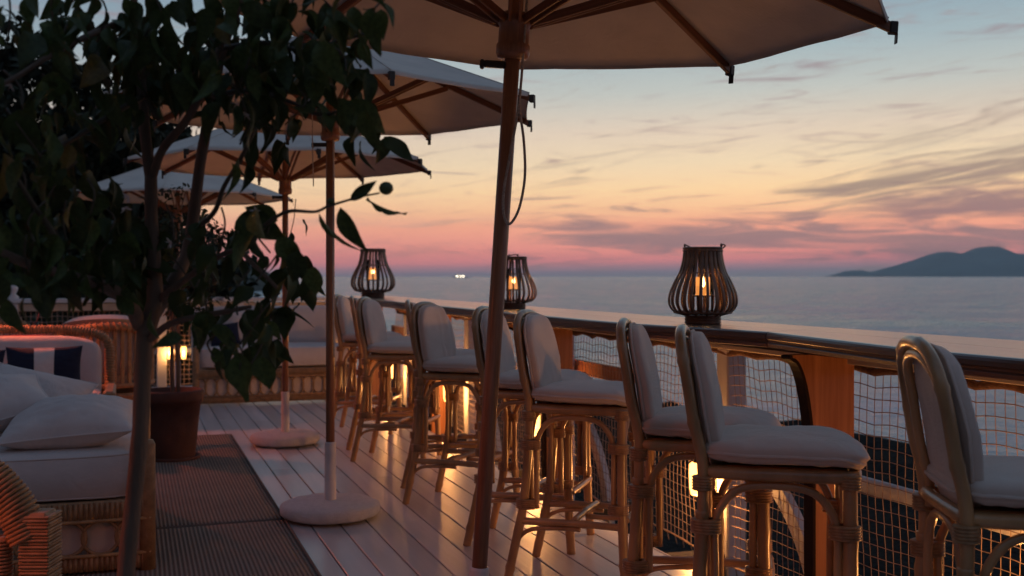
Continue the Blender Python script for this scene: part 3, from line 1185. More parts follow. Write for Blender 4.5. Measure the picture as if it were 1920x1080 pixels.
def make_stool(sd=0.0, folds=0.0):
    root = empty('bar_stool', (0, 0, 0))
    # seat
    def fseat(p):
        x, y, z = p
        k = max(0.0, (x - .13) / .13)
        drop = .035 * k * k
        crown = .016 * (1 - (x / .26) ** 2) * (1 - (y / .24) ** 2) * (1 if z > 0 else 0)
        wr = .007 * noise.noise(Vector((x * 7 + sd, y * 7, 2))) + .0045 * abs(noise.noise(Vector((x * 16, y * 11 + sd, 4)))) + .003 * noise.noise(Vector((x * 34, y * 22 + sd, 7)))
        return Vector((x + .018 - .02 * k * (z < 0), y, z - drop + crown + wr + .838))
    mb_ = MB()
    mb_.superq(.252, .225, .037, .55, .40, fseat, 84, 22)
    seat = mb_.build('seat_cushion', m_linen, root)
    mb_ = MB()
    pip = []
    for i in range(48):
        a = 2 * PI * i / 48
        def sp(x, e):
            return math.copysign(abs(x) ** e, x)
        pip.append(fseat(Vector((.254 * sp(math.cos(a), .42), .227 * sp(math.sin(a), .42), -.001))))
    mb_.tube(pip, .0058, 6, closed=True)
    mb_.build('piping', m_linen, seat)
    # back
    def lean(z):
        return -.215 - .055 * max(0, (z - .76)) / .44 - .015 * max(0, (z - 1.0)) / .2

    def fback(p):
        y, z, x = p           # superq a->y, b->z, c->x
        zz = z + .985
        taper = 1 - .10 * max(0, -z / .21) - .05 * max(0, z / .21)
        wr = .004 * noise.noise(Vector((y * 7 + sd, z * 7, 1))) + .0035 * abs(noise.noise(Vector((y * 14 + sd, z * 9, 5)))) + folds * .006 * math.sin(y * 75 + 6 * noise.noise(Vector((y * 3, z * 3, sd)))) * max(0, min(1, y * 8 + .4)) + .002 * noise.noise(Vector((y * 30, z * 20 + sd, 3)))
        curve = -.25 * y * y
        return Vector((x + lean(zz) + .030 - curve * .6 + wr, y * taper, zz))
    mb_ = MB()
    mb_.superq(.190, .215, .031, .5, .62, fback, 84, 20)
    bk = mb_.build('back_cushion', m_linen, root)
    mb_ = MB()
    pip = []
    for i in range(48):
        a = 2 * PI * i / 48
        def sp(x, e):
            return math.copysign(abs(x) ** e, x)
        pip.append(fback(Vector((.192 * sp(math.cos(a), .62), .217 * sp(math.sin(a), .62), -.012))))
    mb_.tube(pip, .0052, 6, closed=True)
    mb_.build('piping', m_linen, bk)
    # back frame: two nested loops
    mb_ = MB()
    for r_, ins, dx, zl in ((.0175, 0.0, 0, .60), (.0135, .032, .006, .74)):
        P_ = []
        for sg in (-1,):
            pass
        w_ = .195 - ins
        pts = [(-.222 + dx, -w_ * .98, zl), (-.222 + dx, -w_ * .97, .80), (lean(.93) - .012 + dx, -w_, .93), (lean(1.05) - .012 + dx, -w_ * .98, 1.05), (lean(1.14) - .012 + dx, -w_ * .86, 1.145 - ins * .6),
               (lean(1.19) - .012 + dx, -w_ * .52, 1.195 - ins), (lean(1.2) - .012 + dx, 0, 1.207 - ins)]
        pts = pts + [(p[0], -p[1], p[2]) for p in reversed(pts[:-1])]
        bamboo(mb_, pts, r_, 10, .19, 6)
    mb_.build('back_frame', m_bamboo, root)
    # rear legs
    for sg in (-1, 1):
        mb_ = MB()
        bamboo(mb_, [(-.315, sg * .205, 0), (-.285, sg * .203, .14), (-.245, sg * .198, .34), (-.226, sg * .193, .56), (-.224, sg * .190, .66)], .0205, 10)
        mb_.build('leg', m_bamboo, root)
    # front legs
    for sg in (-1, 1):
        mb_ = MB()
        bamboo(mb_, [(.225, sg * .212, 0), (.212, sg * .205, .2), (.205, sg * .198, .45), (.203, sg * .193, .785)], .0215, 10)
        mb_.build('leg', m_bamboo, root)
    # seat frame
    mb_ = MB()
    P_ = [(-.215, -.18), (-.1, -.196), (.12, -.200), (.205, -.19), (.222, -.12), (.225, 0), (.222, .12), (.205, .19), (.12, .200), (-.1, .196), (-.215, .18), (-.225, 0)]
    sp_ = spline([(a, b2, .778) for a, b2 in P_ + P_[:1]], 4)[:-1]
    mb_.tube(sp_, .020, 9, closed=True)
    mb_.box((0, 0, .790), (.40, .34, .016), .004)
    mb_.build('seat_frame', m_bamboo, root)
    # arches under the seat with their companion rods along the legs
    def arch(p0, p1, drop=.42, name='arch'):
        p0, p1 = Vector(p0), Vector(p1)
        d_ = p1 - p0
        mb2 = MB()
        pts = [p0 + Vector((0, 0, -drop)), p0 + Vector((0, 0, -drop * .6)), p0 + Vector((0, 0, -.13)), p0 + d_ * .07 + Vector((0, 0, -.06)), p0 + d_ * .22 + Vector((0, 0, -.012)), p0 + d_ * .5,
               p1 - d_ * .22 + Vector((0, 0, -.012)), p1 - d_ * .07 + Vector((0, 0, -.06)), p1 + Vector((0, 0, -.13)), p1 + Vector((0, 0, -drop * .6)), p1 + Vector((0, 0, -drop))]
        bamboo(mb2, pts, .0125, 8, .2, 5)
        return mb2.build(name, m_bamboo, root)
    Z = .745
    for sg in (-1, 1):
        arch((-.185, sg * .19, Z), (.168, sg * .198, Z))
    arch((.205, -.160, Z), (.205, .160, Z))
    arch((-.222, -.155, Z), (-.222, .155, Z))
    # bindings
    b1 = b2 = b3 = None
    for sg in (-1, 1):
        for z in (.615, .345):
            for bx_ in (.188, -.212 - (.02 if z < .5 else 0)):
                if b1 is None:
                    mb_ = MB()
                    ring_stack(mb_, (0, 0, 0), .042, .031, .045)
                    b1 = mb_.build('binding', m_bind, root)
                    b1.location = (bx_, sg * .196, z)
                else:
                    inst(b1, 'binding', root, (bx_, sg * .196, z))
        for bx_, by_, bz_ in ((.203, .193, .765), (-.222, .190, .745)):
            if b2 is None:
                mb_ = MB()
                ring_stack(mb_, (0, 0, 0), .029, .027, .045)
                b2 = mb_.build('binding', m_bind, root)
                b2.location = (bx_, sg * by_, bz_)
            else:
                inst(b2, 'binding', root, (bx_, sg * by_, bz_))
    # stretchers: low ring, with a crossed pair and small curved braces
    for pts in ([(-.262, -.2, .265), (0, -.206, .272), (.212, -.203, .268)], [(-.262, .2, .265), (0, .206, .272), (.212, .203, .268)], [(.222, -.2, .30), (.228, 0, .304), (.222, .2, .30)]):
        mb_ = MB()
        bamboo(mb_, pts, .016, 9)
        mb_.build('stretcher', m_bamboo, root)
    mb_ = MB()
    bamboo(mb_, [(-.01, -.2, .282), (-.012, 0, .286), (-.01, .2, .282)], .015, 9)
    bamboo(mb_, [(-.01, 0, .262), (.1, 0, .262), (.218, 0, .275)], .012, 8)
    mb_.build('stretcher', m_bamboo, root)
    for sg in (-1, 1):
        mb_ = MB()
        bamboo(mb_, [(-.285, sg * .198, .12), (-.262, sg * .20, .19), (-.20, sg * .203, .232), (-.08, sg * .206, .245), (.02, sg * .206, .246)], .010, 7)
        mb_.build('brace', m_bamboo, root)
    return root


stools = [  # back position X px, depth, heading (0 = +x), label
    (1740, 2.86, -6, 'nearest linen bar stool, cut off at the right edge of the photo'),
    (1300, 3.52, -13, 'linen bar stool whose seat stands in front of the wooden knee bracket'),
    (1188, 4.06, -13, 'linen bar stool just left of the one before the knee bracket'),
    (1000, 5.12, -19, 'linen bar stool directly right of the nearest umbrella pole'),
    (918, 5.72, -17, 'linen bar stool partly hidden behind the nearest umbrella pole'),
    (806, 6.72, -24, 'bar stool with creased back cover, left of the nearest umbrella pole'),
    (775, 7.25, 3, 'bar stool hidden behind the stool with the creased back cover'),
    (692, 8.25, -12, 'far bar stool standing below the leftmost lantern'),
    (668, 8.8, 6, 'bar stool half hidden behind the one below the leftmost lantern'),
    (640, 9.7, -6, 'farthest bar stool, close behind the second umbrella pole'),
]
protos = [make_stool(0.0), make_stool(3.7), make_stool(8.9), make_stool(5.2, 1.0)]
used_p = set()
pick = [0, 1, 2, 0, 1, 3, 2, 1, 0, 2]
for i, (X, d, hd, lab) in enumerate(stools):
    k_ = pick[i]
    o = copy_tree(protos[k_]) if k_ in used_p else protos[k_]
    used_p.add(k_)
    p = px(X, 518, d)
    h = R(hd)
    o.location = (p.x + .262 * math.cos(h), p.y + .262 * math.sin(h), 0)
    o.rotation_euler = (0, 0, h)
    o.scale = (1, 1, .978)
    tag(o, lab, 'bar stool', 'rattan bar stools along the counter')


# ------------------------------------------------------------------ umbrellas
def make_umbrella(phase, he, R_=1.2, rise=.45, sleeve=.424, runner_z=2.1):
    root = empty('parasol', (0, 0, 0))
    apex = he + rise

    def surf(r, a, inset=0.0):
        """canopy height at radius fraction r and angle a measured from a rib"""
        q = (a % (PI / 4)) - PI / 8
        chord = math.cos(PI / 8) / math.cos(q)
        # slight inward sag between ribs, edges pulled into shallow curves
        u_ = abs(q) / (PI / 8)
        scal = 1 - .006 * (1 - u_ * u_) * r
        rr = r * R_ * chord * scal
        z = apex - rise * r - .014 * (1 - u_ * u_) * math.sin(PI * min(1, r * .9))
        wx, wy = math.cos(a), math.sin(a)
        z += (.006 * noise.noise(Vector((wx * r * 3.1, wy * r * 3.1, phase * 7))) + .0025 * noise.noise(Vector((wx * r * 11, wy * r * 11, 5)))) * min(1, (PI / 8 - abs(q)) * 8)
        return rr, z - inset
    mb_ = MB()
    NR_, NA = 18, 128
    for side in (0, 1):
        vs_ = []
        for i in range(NR_ + 1):
            r = .03 + .97 * i / NR_
            for k in range(NA):
                a = 2 * PI * k / NA
                rr, z = surf(r, a, .004 * side)
                vs_.append((rr * math.cos(a + phase), rr * math.sin(a + phase), z))
        # hem: a short turned-down edge
        for k in range(NA):
            a = 2 * PI * k / NA
            rr, z = surf(1, a, 0)
            rr -= .004 * side
            vs_.append((rr * math.cos(a + phase), rr * math.sin(a + phase), z - .018))
        fs_ = [(i * NA + k, i * NA + (k + 1) % NA, (i + 1) * NA + (k + 1) % NA, (i + 1) * NA + k) for i in range(NR_ + 1) for k in range(NA)]
        mb_.add(vs_, fs_, True)
    can = mb_.build('canopy', m_canvas, root)
    mb_ = MB()
    for k in range(8):
        a = phase + k * PI / 4
        p = []
        for i in range(8):
            r = .05 + .95 * i / 7
            rr, z = surf(r, k * PI / 4)
            p.append((rr * math.cos(a), rr * math.sin(a), z + .001))
        mb_.tube(p, .0035, 4)
    mb_.build('seam', m_canvas, can)
    # pole
    mb_ = MB()
    mb_.tube([(0, 0, sleeve - .02), (0, 0, 1.2), (0, 0, apex - .05)], .0245, 20)
    mb_.build('pole', m_pole, root)
    mb_ = MB()
    mb_.lathe([(.06, apex - .06), (.065, apex - .03), (.05, apex + .004), (.02, apex + .012), (.022, apex + .05), (.012, apex + .075), (0, apex + .08)], 20)
    mb_.build('top_hub', m_pole, root)
    mb_ = MB()
    mb_.lathe([(.0255, sleeve - .0), (.031, sleeve - .002), (.032, sleeve - .01), (.032, .06), (.036, .055)], 20)
    mb_.build('sleeve', m_sleeve, root)
    # covered base disc
    mb_ = MB()

    def fb(p):
        n_1 = noise.noise(Vector((p.x * 14, p.y * 14, p.z * 14)))
        return Vector((p.x * (1 + .015 * n_1), p.y * (1 + .015 * n_1), p.z + .052 + .004 * n_1))
    mb_.superq(.278, .278, .050, .55, 1.0, fb, 64, 16)
    mb_.build('base', m_terry, root)
    # runner
    rz_ = runner_z
    mb_ = MB()
    mb_.lathe([(.026, rz_ - .075), (.048, rz_ - .07), (.054, rz_ - .055), (.054, rz_ - .03), (.049, rz_ - .022), (.049, rz_ + .03), (.055, rz_ + .038), (.055, rz_ + .062), (.040, rz_ + .075), (.026, rz_ + .076)], 24)
    mb_.build('runner', m_pole, root)
    mb_ = MB()
    mb_.box((-.055, -.01, rz_ - .095), (.07, .022, .022), .004)
    mb_.box((-.095, -.01, rz_ - .097), (.014, .030, .028), .004)
    mb_.build('peg', m_dkmetal, root)
    rib0 = strut0 = cap0 = None
    slope_r0, slope_z0 = .05, apex - .045
    tipr, tipz = R_ + .012, he - .03
    rl = math.hypot(tipr - slope_r0, slope_z0 - tipz)
    ra = math.atan2(slope_z0 - tipz, tipr - slope_r0)
    fr = .55
    jr, jz = slope_r0 + (tipr - slope_r0) * fr, slope_z0 + (tipz - slope_z0) * fr - .02
    sr0, sz0 = .055, rz_ + .045
    sl = math.hypot(jr - sr0, jz - sz0)
    sa = math.atan2(jz - sz0, jr - sr0)
    for k in range(8):
        a = phase + k * PI / 4
        rot_r = (0, ra, a)
        loc_r = (math.cos(a) * slope_r0, math.sin(a) * slope_r0, slope_z0)
        if rib0 is None:
            mb_ = MB()
            mb_.box((rl / 2, 0, 0), (rl, .020, .032), .003)
            rib0 = mb_.build('rib', m_rib, root)
            mb_ = MB()
            mb_.box((sl / 2, -.0155, 0), (sl, .010, .028), .002)
            mb_.box((sl / 2, .0155, 0), (sl, .010, .028), .002)
            mb_.box((sl - .02, 0, 0), (.03, .036, .012), .002)
            strut0 = mb_.build('strut', m_rib, root)
            mb_ = MB()
            mb_.box((0, 0, 0), (.026, .030, .040), .003)
            mb_.box((.012, 0, -.034), (.004, .022, .032), .001)
            cap0 = mb_.build('rib_tip', m_dkmetal, root)
            ro, so, co_ = rib0, strut0, cap0
        else:
            ro = inst(rib0, 'rib', root)
            so = inst(strut0, 'strut', root)
            co_ = inst(cap0, 'rib_tip', root)
        ro.location, ro.rotation_euler = loc_r, rot_r
        so.location, so.rotation_euler = (math.cos(a) * sr0, math.sin(a) * sr0, sz0), (0, -sa, a)
        co_.location, co_.rotation_euler = (math.cos(a) * (tipr + .004), math.sin(a) * (tipr + .004), tipz), (0, 0, a)
    return root


def rope_part(root, pts, r=.0045):
    mb_ = MB()
    mb_.tube(spline(pts, 10), r, 7)
    mb_.build('cord', m_rope, root)


GU = 'parasols along the deck'
tilt = R(3.7)
uA = make_umbrella(0.0, 2.255, R_=1.19, rise=.44, runner_z=2.12)
tag(uA, 'nearest white parasol with leaning teak pole and looped cord, mostly above the frame', 'parasol', GU)
uA.location = (-.131, 3.527, 0)
uA.rotation_euler = (0, tilt, 0)
rope_part(uA, [(.034, -.03, 2.30), (.034, -.034, 2.1), (.030, -.034, 1.9), (.014, -.037, 1.75), (.000, -.038, 1.62), (.006, -.04, 1.545), (.026, -.04, 1.52), (.052, -.04, 1.57), (.064, -.04, 1.67), (.054, -.04, 1.78), (.038, -.036, 1.86), (.030, -.032, 1.9)])
uB = make_umbrella(R(22.5), 2.30, R_=1.2, rise=.45, runner_z=2.18)
tag(uB, 'second white parasol, standing left of the nearest one over the middle stools', 'parasol', GU)
uB.location = (-1.018, 6.19, 0)
rope_part(uB, [(.022, -.03, 2.2), (.024, -.034, 1.8), (.022, -.034, 1.2), (.028, -.034, .9)])
rope_part(uB, [(-.045, -.3, 2.36), (-.046, -.3, 2.1), (-.040, -.3, 1.83)], .003)
uC = make_umbrella(R(22.5), 2.255, R_=1.2, rise=.45, runner_z=2.08)
tag(uC, 'third white parasol, its base in front of the far sofa', 'parasol', GU)
uC.location = (-1.822, 8.88, 0)
rope_part(uC, [(.09, -.03, 1.97), (.075, -.034, 1.8), (.04, -.034, 1.65), (.026, -.03, 1.5), (.03, -.03, 1.25), (.035, -.03, 1.1)], .004)
uD = make_umbrella(R(10), 2.215, R_=1.2, rise=.45, runner_z=2.0)
tag(uD, 'farthest white parasol, showing low behind the potted bush', 'parasol', GU)
uD.location = (-3.63, 12.0, 0)


# ------------------------------------------------------------------ lanterns on the counter
def make_lantern(sc=1.0, watt=LANTERN_W, handle=True, warm=False):
    root = empty('lantern', (0, 0, 0))
    prof = [(.098, .050), (.150, .062), (.175, .092), (.181, .125), (.172, .170), (.150, .220), (.124, .270), (.109, .320), (.101, .370), (.098, .402)]
    NRIB = 26
    cv = spline([(r, 0, z) for r, z in prof], 3)
    rib = None
    for k in range(NRIB):
        a = 2 * PI * k / NRIB + rnd.uniform(-.03, .03)
        if rib is None:
            mb_ = MB()
            vs_ = []
            for i, p in enumerate(cv):
                q = cv[min(i + 1, len(cv) - 1)] - cv[max(i - 1, 0)]
                q.normalize()
                nn = Vector((q.z, 0, -q.x))
                for yy, kk in ((-.0068, -.003), (.0068, -.003), (.0068, .003), (-.0068, .003)):
                    vs_.append(p + nn * kk + Vector((0, yy, 0)))
            fs_ = [(i * 4 + e, i * 4 + (e + 1) % 4, (i + 1) * 4 + (e + 1) % 4, (i + 1) * 4 + e) for i in range(len(cv) - 1) for e in range(4)]
            fs_ += [(0, 1, 2, 3), tuple(len(vs_) - 4 + e for e in (3, 2, 1, 0))]
            mb_.add(vs_, fs_, True)
            rib = mb_.build('slat', m_lant, root)
            rib.rotation_euler = (0, 0, a)
        else:
            inst(rib, 'slat', root, rot=(rnd.uniform(-.012, .012), 0, a), scale=(1, rnd.uniform(.8, 1.7), 1))
    for nm, r_, z_, rr in (('hoop', .100, .398, .007), ('hoop', .103, .385, .005), ('hoop', .122, .268, .004), ('hoop', .150, .060, .007)):
        mb_ = MB()
        mb_.tube([(r_ * math.cos(2 * PI * k / 40), r_ * math.sin(2 * PI * k / 40), z_) for k in range(40)], rr, 6, closed=True)
        mb_.build(nm, m_lant, root)
    mb_ = MB()
    for q in range(5):
        mb_.tube([((.092 - .003 * (q % 2)) * math.cos(2 * PI * k / 36), (.092 - .003 * (q % 2)) * math.sin(2 * PI * k / 36), .006 + .0085 * q) for k in range(36)], .0055, 6, closed=True)
    mb_.lathe([(0, .006), (.088, .006), (.088, .044), (0, .044)], 28)
    for k in range(12):
        a = 2 * PI * k / 12
        mb_.tube([(.088 * math.cos(a), .088 * math.sin(a), .042), (.15 * math.cos(a), .15 * math.sin(a), .058)], .005, 5)
    mb_.build('base', m_lant, root)
    mb_ = MB()
    mb_.lathe([(0, .143), (.070, .143), (.070, .150), (0, .150)], 24)
    for k in range(4):
        a = PI / 4 + k * PI / 2
        mb_.tube([(.055 * math.cos(a), .055 * math.sin(a), .05), (.055 * math.cos(a), .055 * math.sin(a), .145)], .007, 6)
    mb_.build('shelf', m_lant, root)
    mb_ = MB()
    mb_.lathe([(.056, .151), (.058, .155), (.058, .31), (.056, .312), (.055, .31), (.055, .156)], 28)
    mb_.build('glass', m_glass, root)
    mb_ = MB()
    mb_.lathe([(0, .151), (.040, .151), (.042, .19), (.042, .243), (.038, .246), (.037, .20), (0, .196)], 20)
    c_ = mb_.build('candle', m_wax, root)
    mb_ = MB()
    mb_.lathe([(0, .192), (.008, .198), (.0115, .210), (.008, .228), (.003, .246), (0, .252)], 12)
    mb_.build('flame', m_flame, c_)
    if handle:
        mb_ = MB()
        mb_.tube(spline([(.0, -.1, .405), (.02, -.104, .418), (.07, -.10, .412), (.120, -.07, .40), (.132, 0, .345), (.128, .06, .385), (.08, .10, .408), (.02, .104, .418), (0, .1, .405)], 6), .004, 6)
        mb_.build('handle', m_dkmetal, root)
        for sg in (-1, 1):
            mb_ = MB()
            mb_.lathe([(0, .424), (.004, .422), (.006, .414), (.004, .405)], 10, c=(0, sg * .1, 0))
            mb_.build('handle_knob', m_dkmetal, root)
    L_ = bpy.data.lights.new('candle_light', 'POINT')
    L_.energy = watt
    L_.color = (1.0, .42, .12)
    L_.shadow_soft_size = .012
    lo = bpy.data.objects.new('candle_light', L_)
    COL.objects.link(lo)
    lo.parent = root
    lo.location = (0, 0, .215)
    root.scale = (sc, sc, sc)
    return root


l1 = make_lantern()
l1.location = (1.012, 5.86, CZ)
l1.rotation_euler = (0, 0, R(62))
tag(l1, 'nearest dark willow lantern, right of centre on the bar counter, candle lit', 'lantern', 'lanterns on the counter')
l2 = make_lantern(watt=LANTERN_W * 5)
l2.location = (.012, 8.66, CZ)
l2.rotation_euler = (0, 0, R(200))
tag(l2, 'middle willow lantern glowing orange, partly behind the nearest umbrella pole', 'lantern', 'lanterns on the counter')
l3 = make_lantern(1.42, watt=LANTERN_W * 10, handle=False)
l3.location = (-1.635, 13.0, CZ)
tag(l3, 'leftmost willow lantern, a large one at the far end of the counter', 'lantern', 'lanterns on the counter')

# ------------------------------------------------------------------ rugs
for a, b_, lab in ((6.17, 9.62, 'far grey brown ribbed runner rug beside the terracotta pot'), (2.2, 6.15, 'near grey brown ribbed runner rug, running out of the bottom of the photo')):
    r_ = empty('rug', st((a + b_) / 2, .12), TH, lab, 'rug', 'runner rugs on the deck')
    mb = MB()
    nx, ny = 14, 40
    wd, L = 1.36, b_ - a
    vs = []
    for j in range(ny + 1):
        for i in range(nx + 1):
            x, y = -wd / 2 + wd * i / nx, -L / 2 + L * j / ny
            x += .006 * noise.noise(Vector((0, y * 1.3, a)))
            z = .009 + .0025 * noise.noise(Vector((x * 2.2, y * 2.2, a))) + (.003 if j in (0, ny) else 0)
            vs.append((x, y, z))
    k = len(vs)
    vs += [(x, y, .0015) for x, y, z in vs[:k]]
    fs = [(j * (nx + 1) + i, j * (nx + 1) + i + 1, (j + 1) * (nx + 1) + i + 1, (j + 1) * (nx + 1) + i) for j in range(ny) for i in range(nx)]
    rim = [i for i in range(nx + 1)] + [(j + 1) * (nx + 1) - 1 for j in range(1, ny + 1)] + [ny * (nx + 1) + i for i in range(nx - 1, -1, -1)] + [j * (nx + 1) for j in range(ny - 1, 0, -1)]
    for q in range(len(rim)):
        u0, u1 = rim[q], rim[(q + 1) % len(rim)]
        fs.append((u0, k + u0, k + u1, u1))
    mb.add(vs, fs, True)
    mb.build('weave', m_rug, r_)
    mb = MB()
    for sg in (-1, 1):
        mb.tube([(-wd / 2, sg * L / 2, .009), (wd / 2, sg * L / 2, .009)], .007, 6)
        mb.tube([(sg * wd / 2, -L / 2, .008), (sg * wd / 2, L / 2, .008)], .006, 6)
    mb.build('border', mat('rug_border', (.13, .10, .085), .9), r_)


# ------------------------------------------------------------------ cushions and pillows
def pillow_mesh(a, b_, c, seed, corner=.07, n=34):
    mb_ = MB()
    for sg in (-1, 1):
        vs_ = []
        for j in range(n + 1):
            v_ = -1 + 2 * j / n
            for i in range(n + 1):
                u_ = -1 + 2 * i / n
                f = (max(0, 1 - u_ ** 2) ** .55) * (max(0, 1 - v_ ** 2) ** .55)
                x = a * u_ * (1 - corner * (1 - v_ * v_))
                y = b_ * v_ * (1 - corner * (1 - u_ * u_))
                wr = .03 * noise.noise(Vector((u_ * 2.2 + seed, v_ * 2.2, sg * 3))) + .012 * noise.noise(Vector((u_ * 6 + seed, v_ * 6, sg * 3))) - .03 * abs(noise.noise(Vector((u_ * 2.6 + seed, v_ * 4.5, sg * 5)))) - .012 * abs(noise.noise(Vector((u_ * 7 + seed, v_ * 11, sg * 5))))
                vs_.append((x, y, sg * c * f * (1 + wr * 3) + c * .2 * wr))
        fs_ = [(j * (n + 1) + i, j * (n + 1) + i + 1, (j + 1) * (n + 1) + i + 1, (j + 1) * (n + 1) + i) for j in range(n) for i in range(n)]
        mb_.add(vs_, fs_, True)
    return mb_


def pillow(loc, rot, a, b_, c, seed, mat_, label, group=None, stripe=None):
    mb_ = pillow_mesh(a, b_, c, seed)
    o_ = mb_.build('pillow', mat_)
    if mat_ is m_cushion:
        pp_ = MB()
        edge = []
        for k in range(60):
            q = k / 15.0
            u_, v_ = ((-1 + 2 * (q % 1), -1), (1, -1 + 2 * (q % 1)), (1 - 2 * (q % 1), 1), (-1, 1 - 2 * (q % 1)))[int(q)]
            edge.append((a * u_ * (1 - .07 * (1 - v_ * v_)), b_ * v_ * (1 - .07 * (1 - u_ * u_)), 0))
        pp_.tube(edge, .0045, 5, closed=True)
        pp_.build('piping', mat_, o_)
    o_.location = loc
    o_.rotation_euler = rot
    tag(o_, label, 'pillow', group)
    if stripe:
        sb = MB()
        n = 18
        for sg in (-1, 1):
            vs_ = []
            for j in range(n + 1):
                v_ = -1 + 2 * j / n
                for i in range(7):
                    u_ = -.27 + .54 * i / 6
                    f = (max(0, 1 - u_ ** 2) ** .55) * (max(0, 1 - v_ ** 2) ** .55)
                    x = a * u_ * (1 - .07 * (1 - v_ * v_))
                    y = b_ * v_ * (1 - .07 * (1 - u_ * u_)) * 1.004
                    wr = .03 * noise.noise(Vector((u_ * 2.2 + seed, v_ * 2.2, sg * 3))) + .012 * noise.noise(Vector((u_ * 6 + seed, v_ * 6, sg * 3)))
                    vs_.append((x, y, sg * (c * f * (1 + wr * 3) + .003) + c * .2 * wr))
            fs_ = [(j * 7 + i, j * 7 + i + 1, (j + 1) * 7 + i + 1, (j + 1) * 7 + i) for j in range(n) for i in range(6)]
            sb.add(vs_, fs_, True)
        sb.build('stripe', stripe, o_)
    return o_


def slab_cushion(name, a, b_, c, loc, parent, mat_, seed=0, e1=.2, e2=.14):
    mb_ = MB()

    def fn(p):
        k = .006 * noise.noise(Vector((p.x * 3 + seed, p.y * 3, p.z * 3)))
        cr = .012 * (1 - (p.x / a) ** 2) * (1 - (p.y / b_) ** 2) * (1 if p.z > 0 else -.3)
        return Vector((p.x + loc[0] + k, p.y + loc[1] + k, p.z + loc[2] + cr + k))
    mb_.superq(a, b_, c, e1, e2, fn, 56, 14)
    o_ = mb_.build(name, mat_, parent)
    pb = MB()

    def sp(x, e):
        return math.copysign(abs(x) ** e, x)
    for zz in (.8, -.8):
        cv = abs(1 - abs(zz) ** (2 / e1)) ** (e1 / 2)
        pb.tube([fn(Vector((a * cv * sp(math.cos(2 * PI * i / 60), e2), b_ * cv * sp(math.sin(2 * PI * i / 60), e2), c * zz))) for i in range(60)], .005, 5, closed=True)
    pb.build('piping', mat_, o_)
    return o_


def rattan_base(root, W_, D_, ztop, y0=0.0, loops_front=True, post_h=.60, loops=9, side=True):
    """a rattan plinth, front at local y=y0 (facing -y), right end at local x=0, running to x=-W_"""
    mb_ = MB()
    mb_.box((-W_ / 2, y0 + .02, ztop - .045), (W_, .04, .085), .006)
    mb_.box((-W_ / 2, y0 + .02, .055), (W_, .04, .07), .006)
    mb_.box((-.02, D_ / 2 + y0, ztop - .045), (.04, D_ - .08, .085), .006)
    mb_.box((-.02, D_ / 2 + y0, .055), (.04, D_ - .08, .07), .006)
    mb_.build('frame', m_wick, root)
    mb_ = MB()
    mb_.box((-W_ / 2, y0 + .055, (ztop) / 2), (W_ - .05, .012, ztop - .06))
    mb_.box((-.055, D_ / 2 + y0, (ztop) / 2), (.012, D_ - .14, ztop - .06))
    mb_.box((-W_ / 2, D_ / 2 + y0, ztop - .02), (W_ - .1, D_ - .1, .02))
    mb_.build('lining', m_linen, root)
    # reeding: thin upright canes over the top rail
    rb = MB()
    nn = int(W_ / .022)
    for i in range(nn):
        x = -W_ + W_ * (i + .5) / nn
        rb.tube([(x, y0 - .002, ztop - .085), (x, y0 - .002, ztop - .006)], .0085, 5)
        rb.tube([(x, y0 - .002, .022), (x, y0 - .002, .088)], .0085, 5)
    rb.tube([(-W_, y0 - .006, ztop - .088), (0, y0 - .006, ztop - .088)], .009, 6)
    rb.tube([(-W_, y0 - .006, .092), (0, y0 - .006, .092)], .009, 6)
    o_ = rb.build('reeding', m_wick, root)
    o_['kind'] = 'stuff'
    # looped ovals
    gap = W_ / loops
    lp = None
    hh = (ztop - .09 - .09) / 2
    for i in range(loops):
        x = -gap * (i + .5)
        if lp is None:
            l_ = MB()
            l_.tube([(gap * .55 * math.cos(2 * PI * k / 24), 0, hh * math.sin(2 * PI * k / 24)) for k in range(24)], .009, 6, closed=True)
            lp = l_.build('loop', m_wick, root)
            lp.location = (x, y0 + .02, .09 + hh)
        else:
            inst(lp, 'loop', root, (x, y0 + .02, .09 + hh))
    n2_ = int(D_ / gap)
    for i in range(n2_):
        inst(lp, 'loop', root, (-.018, y0 + gap * (i + .5), .09 + hh), rot=(0, 0, PI / 2))
    for x_, y_ in ((-.015, y0 + .02), (-.015, y0 + D_ - .03), (-W_ + .015, y0 + .02)):
        p_ = MB()
        p_.tube([(x_, y_, .0), (x_, y_, post_h - .02), (x_, y_, post_h)], [.036, .034, .024], 12)
        for q in range(int(post_h / .012)):
            pass
        p_.build('post', m_wick, root)


# sofa 1, front left
s1 = empty('sofa', st(5.32, .085), TH, 'big white daybed sofa on a looped rattan base, at the left edge near the camera', 'sofa')
rattan_base(s1, 2.3, 1.5, .335, loops=16, post_h=.60)
slab_cushion('seat_cushion', 1.10, .735, .115, (-1.14, .755, .44), s1, m_cushion, 1)
# armrest rail rising at the right side, back
for pts in ([(-.015, .02, .58), (-.015, .06, .615), (-.015, .7, .60), (-.015, 1.4, .60), (-.015, 1.47, .585)],):
    pass
GP1 = 'white pillows on the near daybed'
pillow(st(5.66, -.27, .655), (R(9), R(-4), TH - R(4)), .30, .25, .125, 3, m_cushion, 'plump white pillow lying at the right end of the near daybed', GP1)
pillow(st(5.86, -.70, .715), (R(14), R(-14), TH + R(12)), .32, .24, .135, 11, m_cushion, 'white pillow leaning against its neighbour, cut by the left edge of the photo', GP1)
pillow(st(6.22, -.50, .70), (R(38), R(12), TH - R(20)), .27, .22, .10, 17, m_cushion, 'white pillow with a pointed corner, lying behind the other two', GP1)

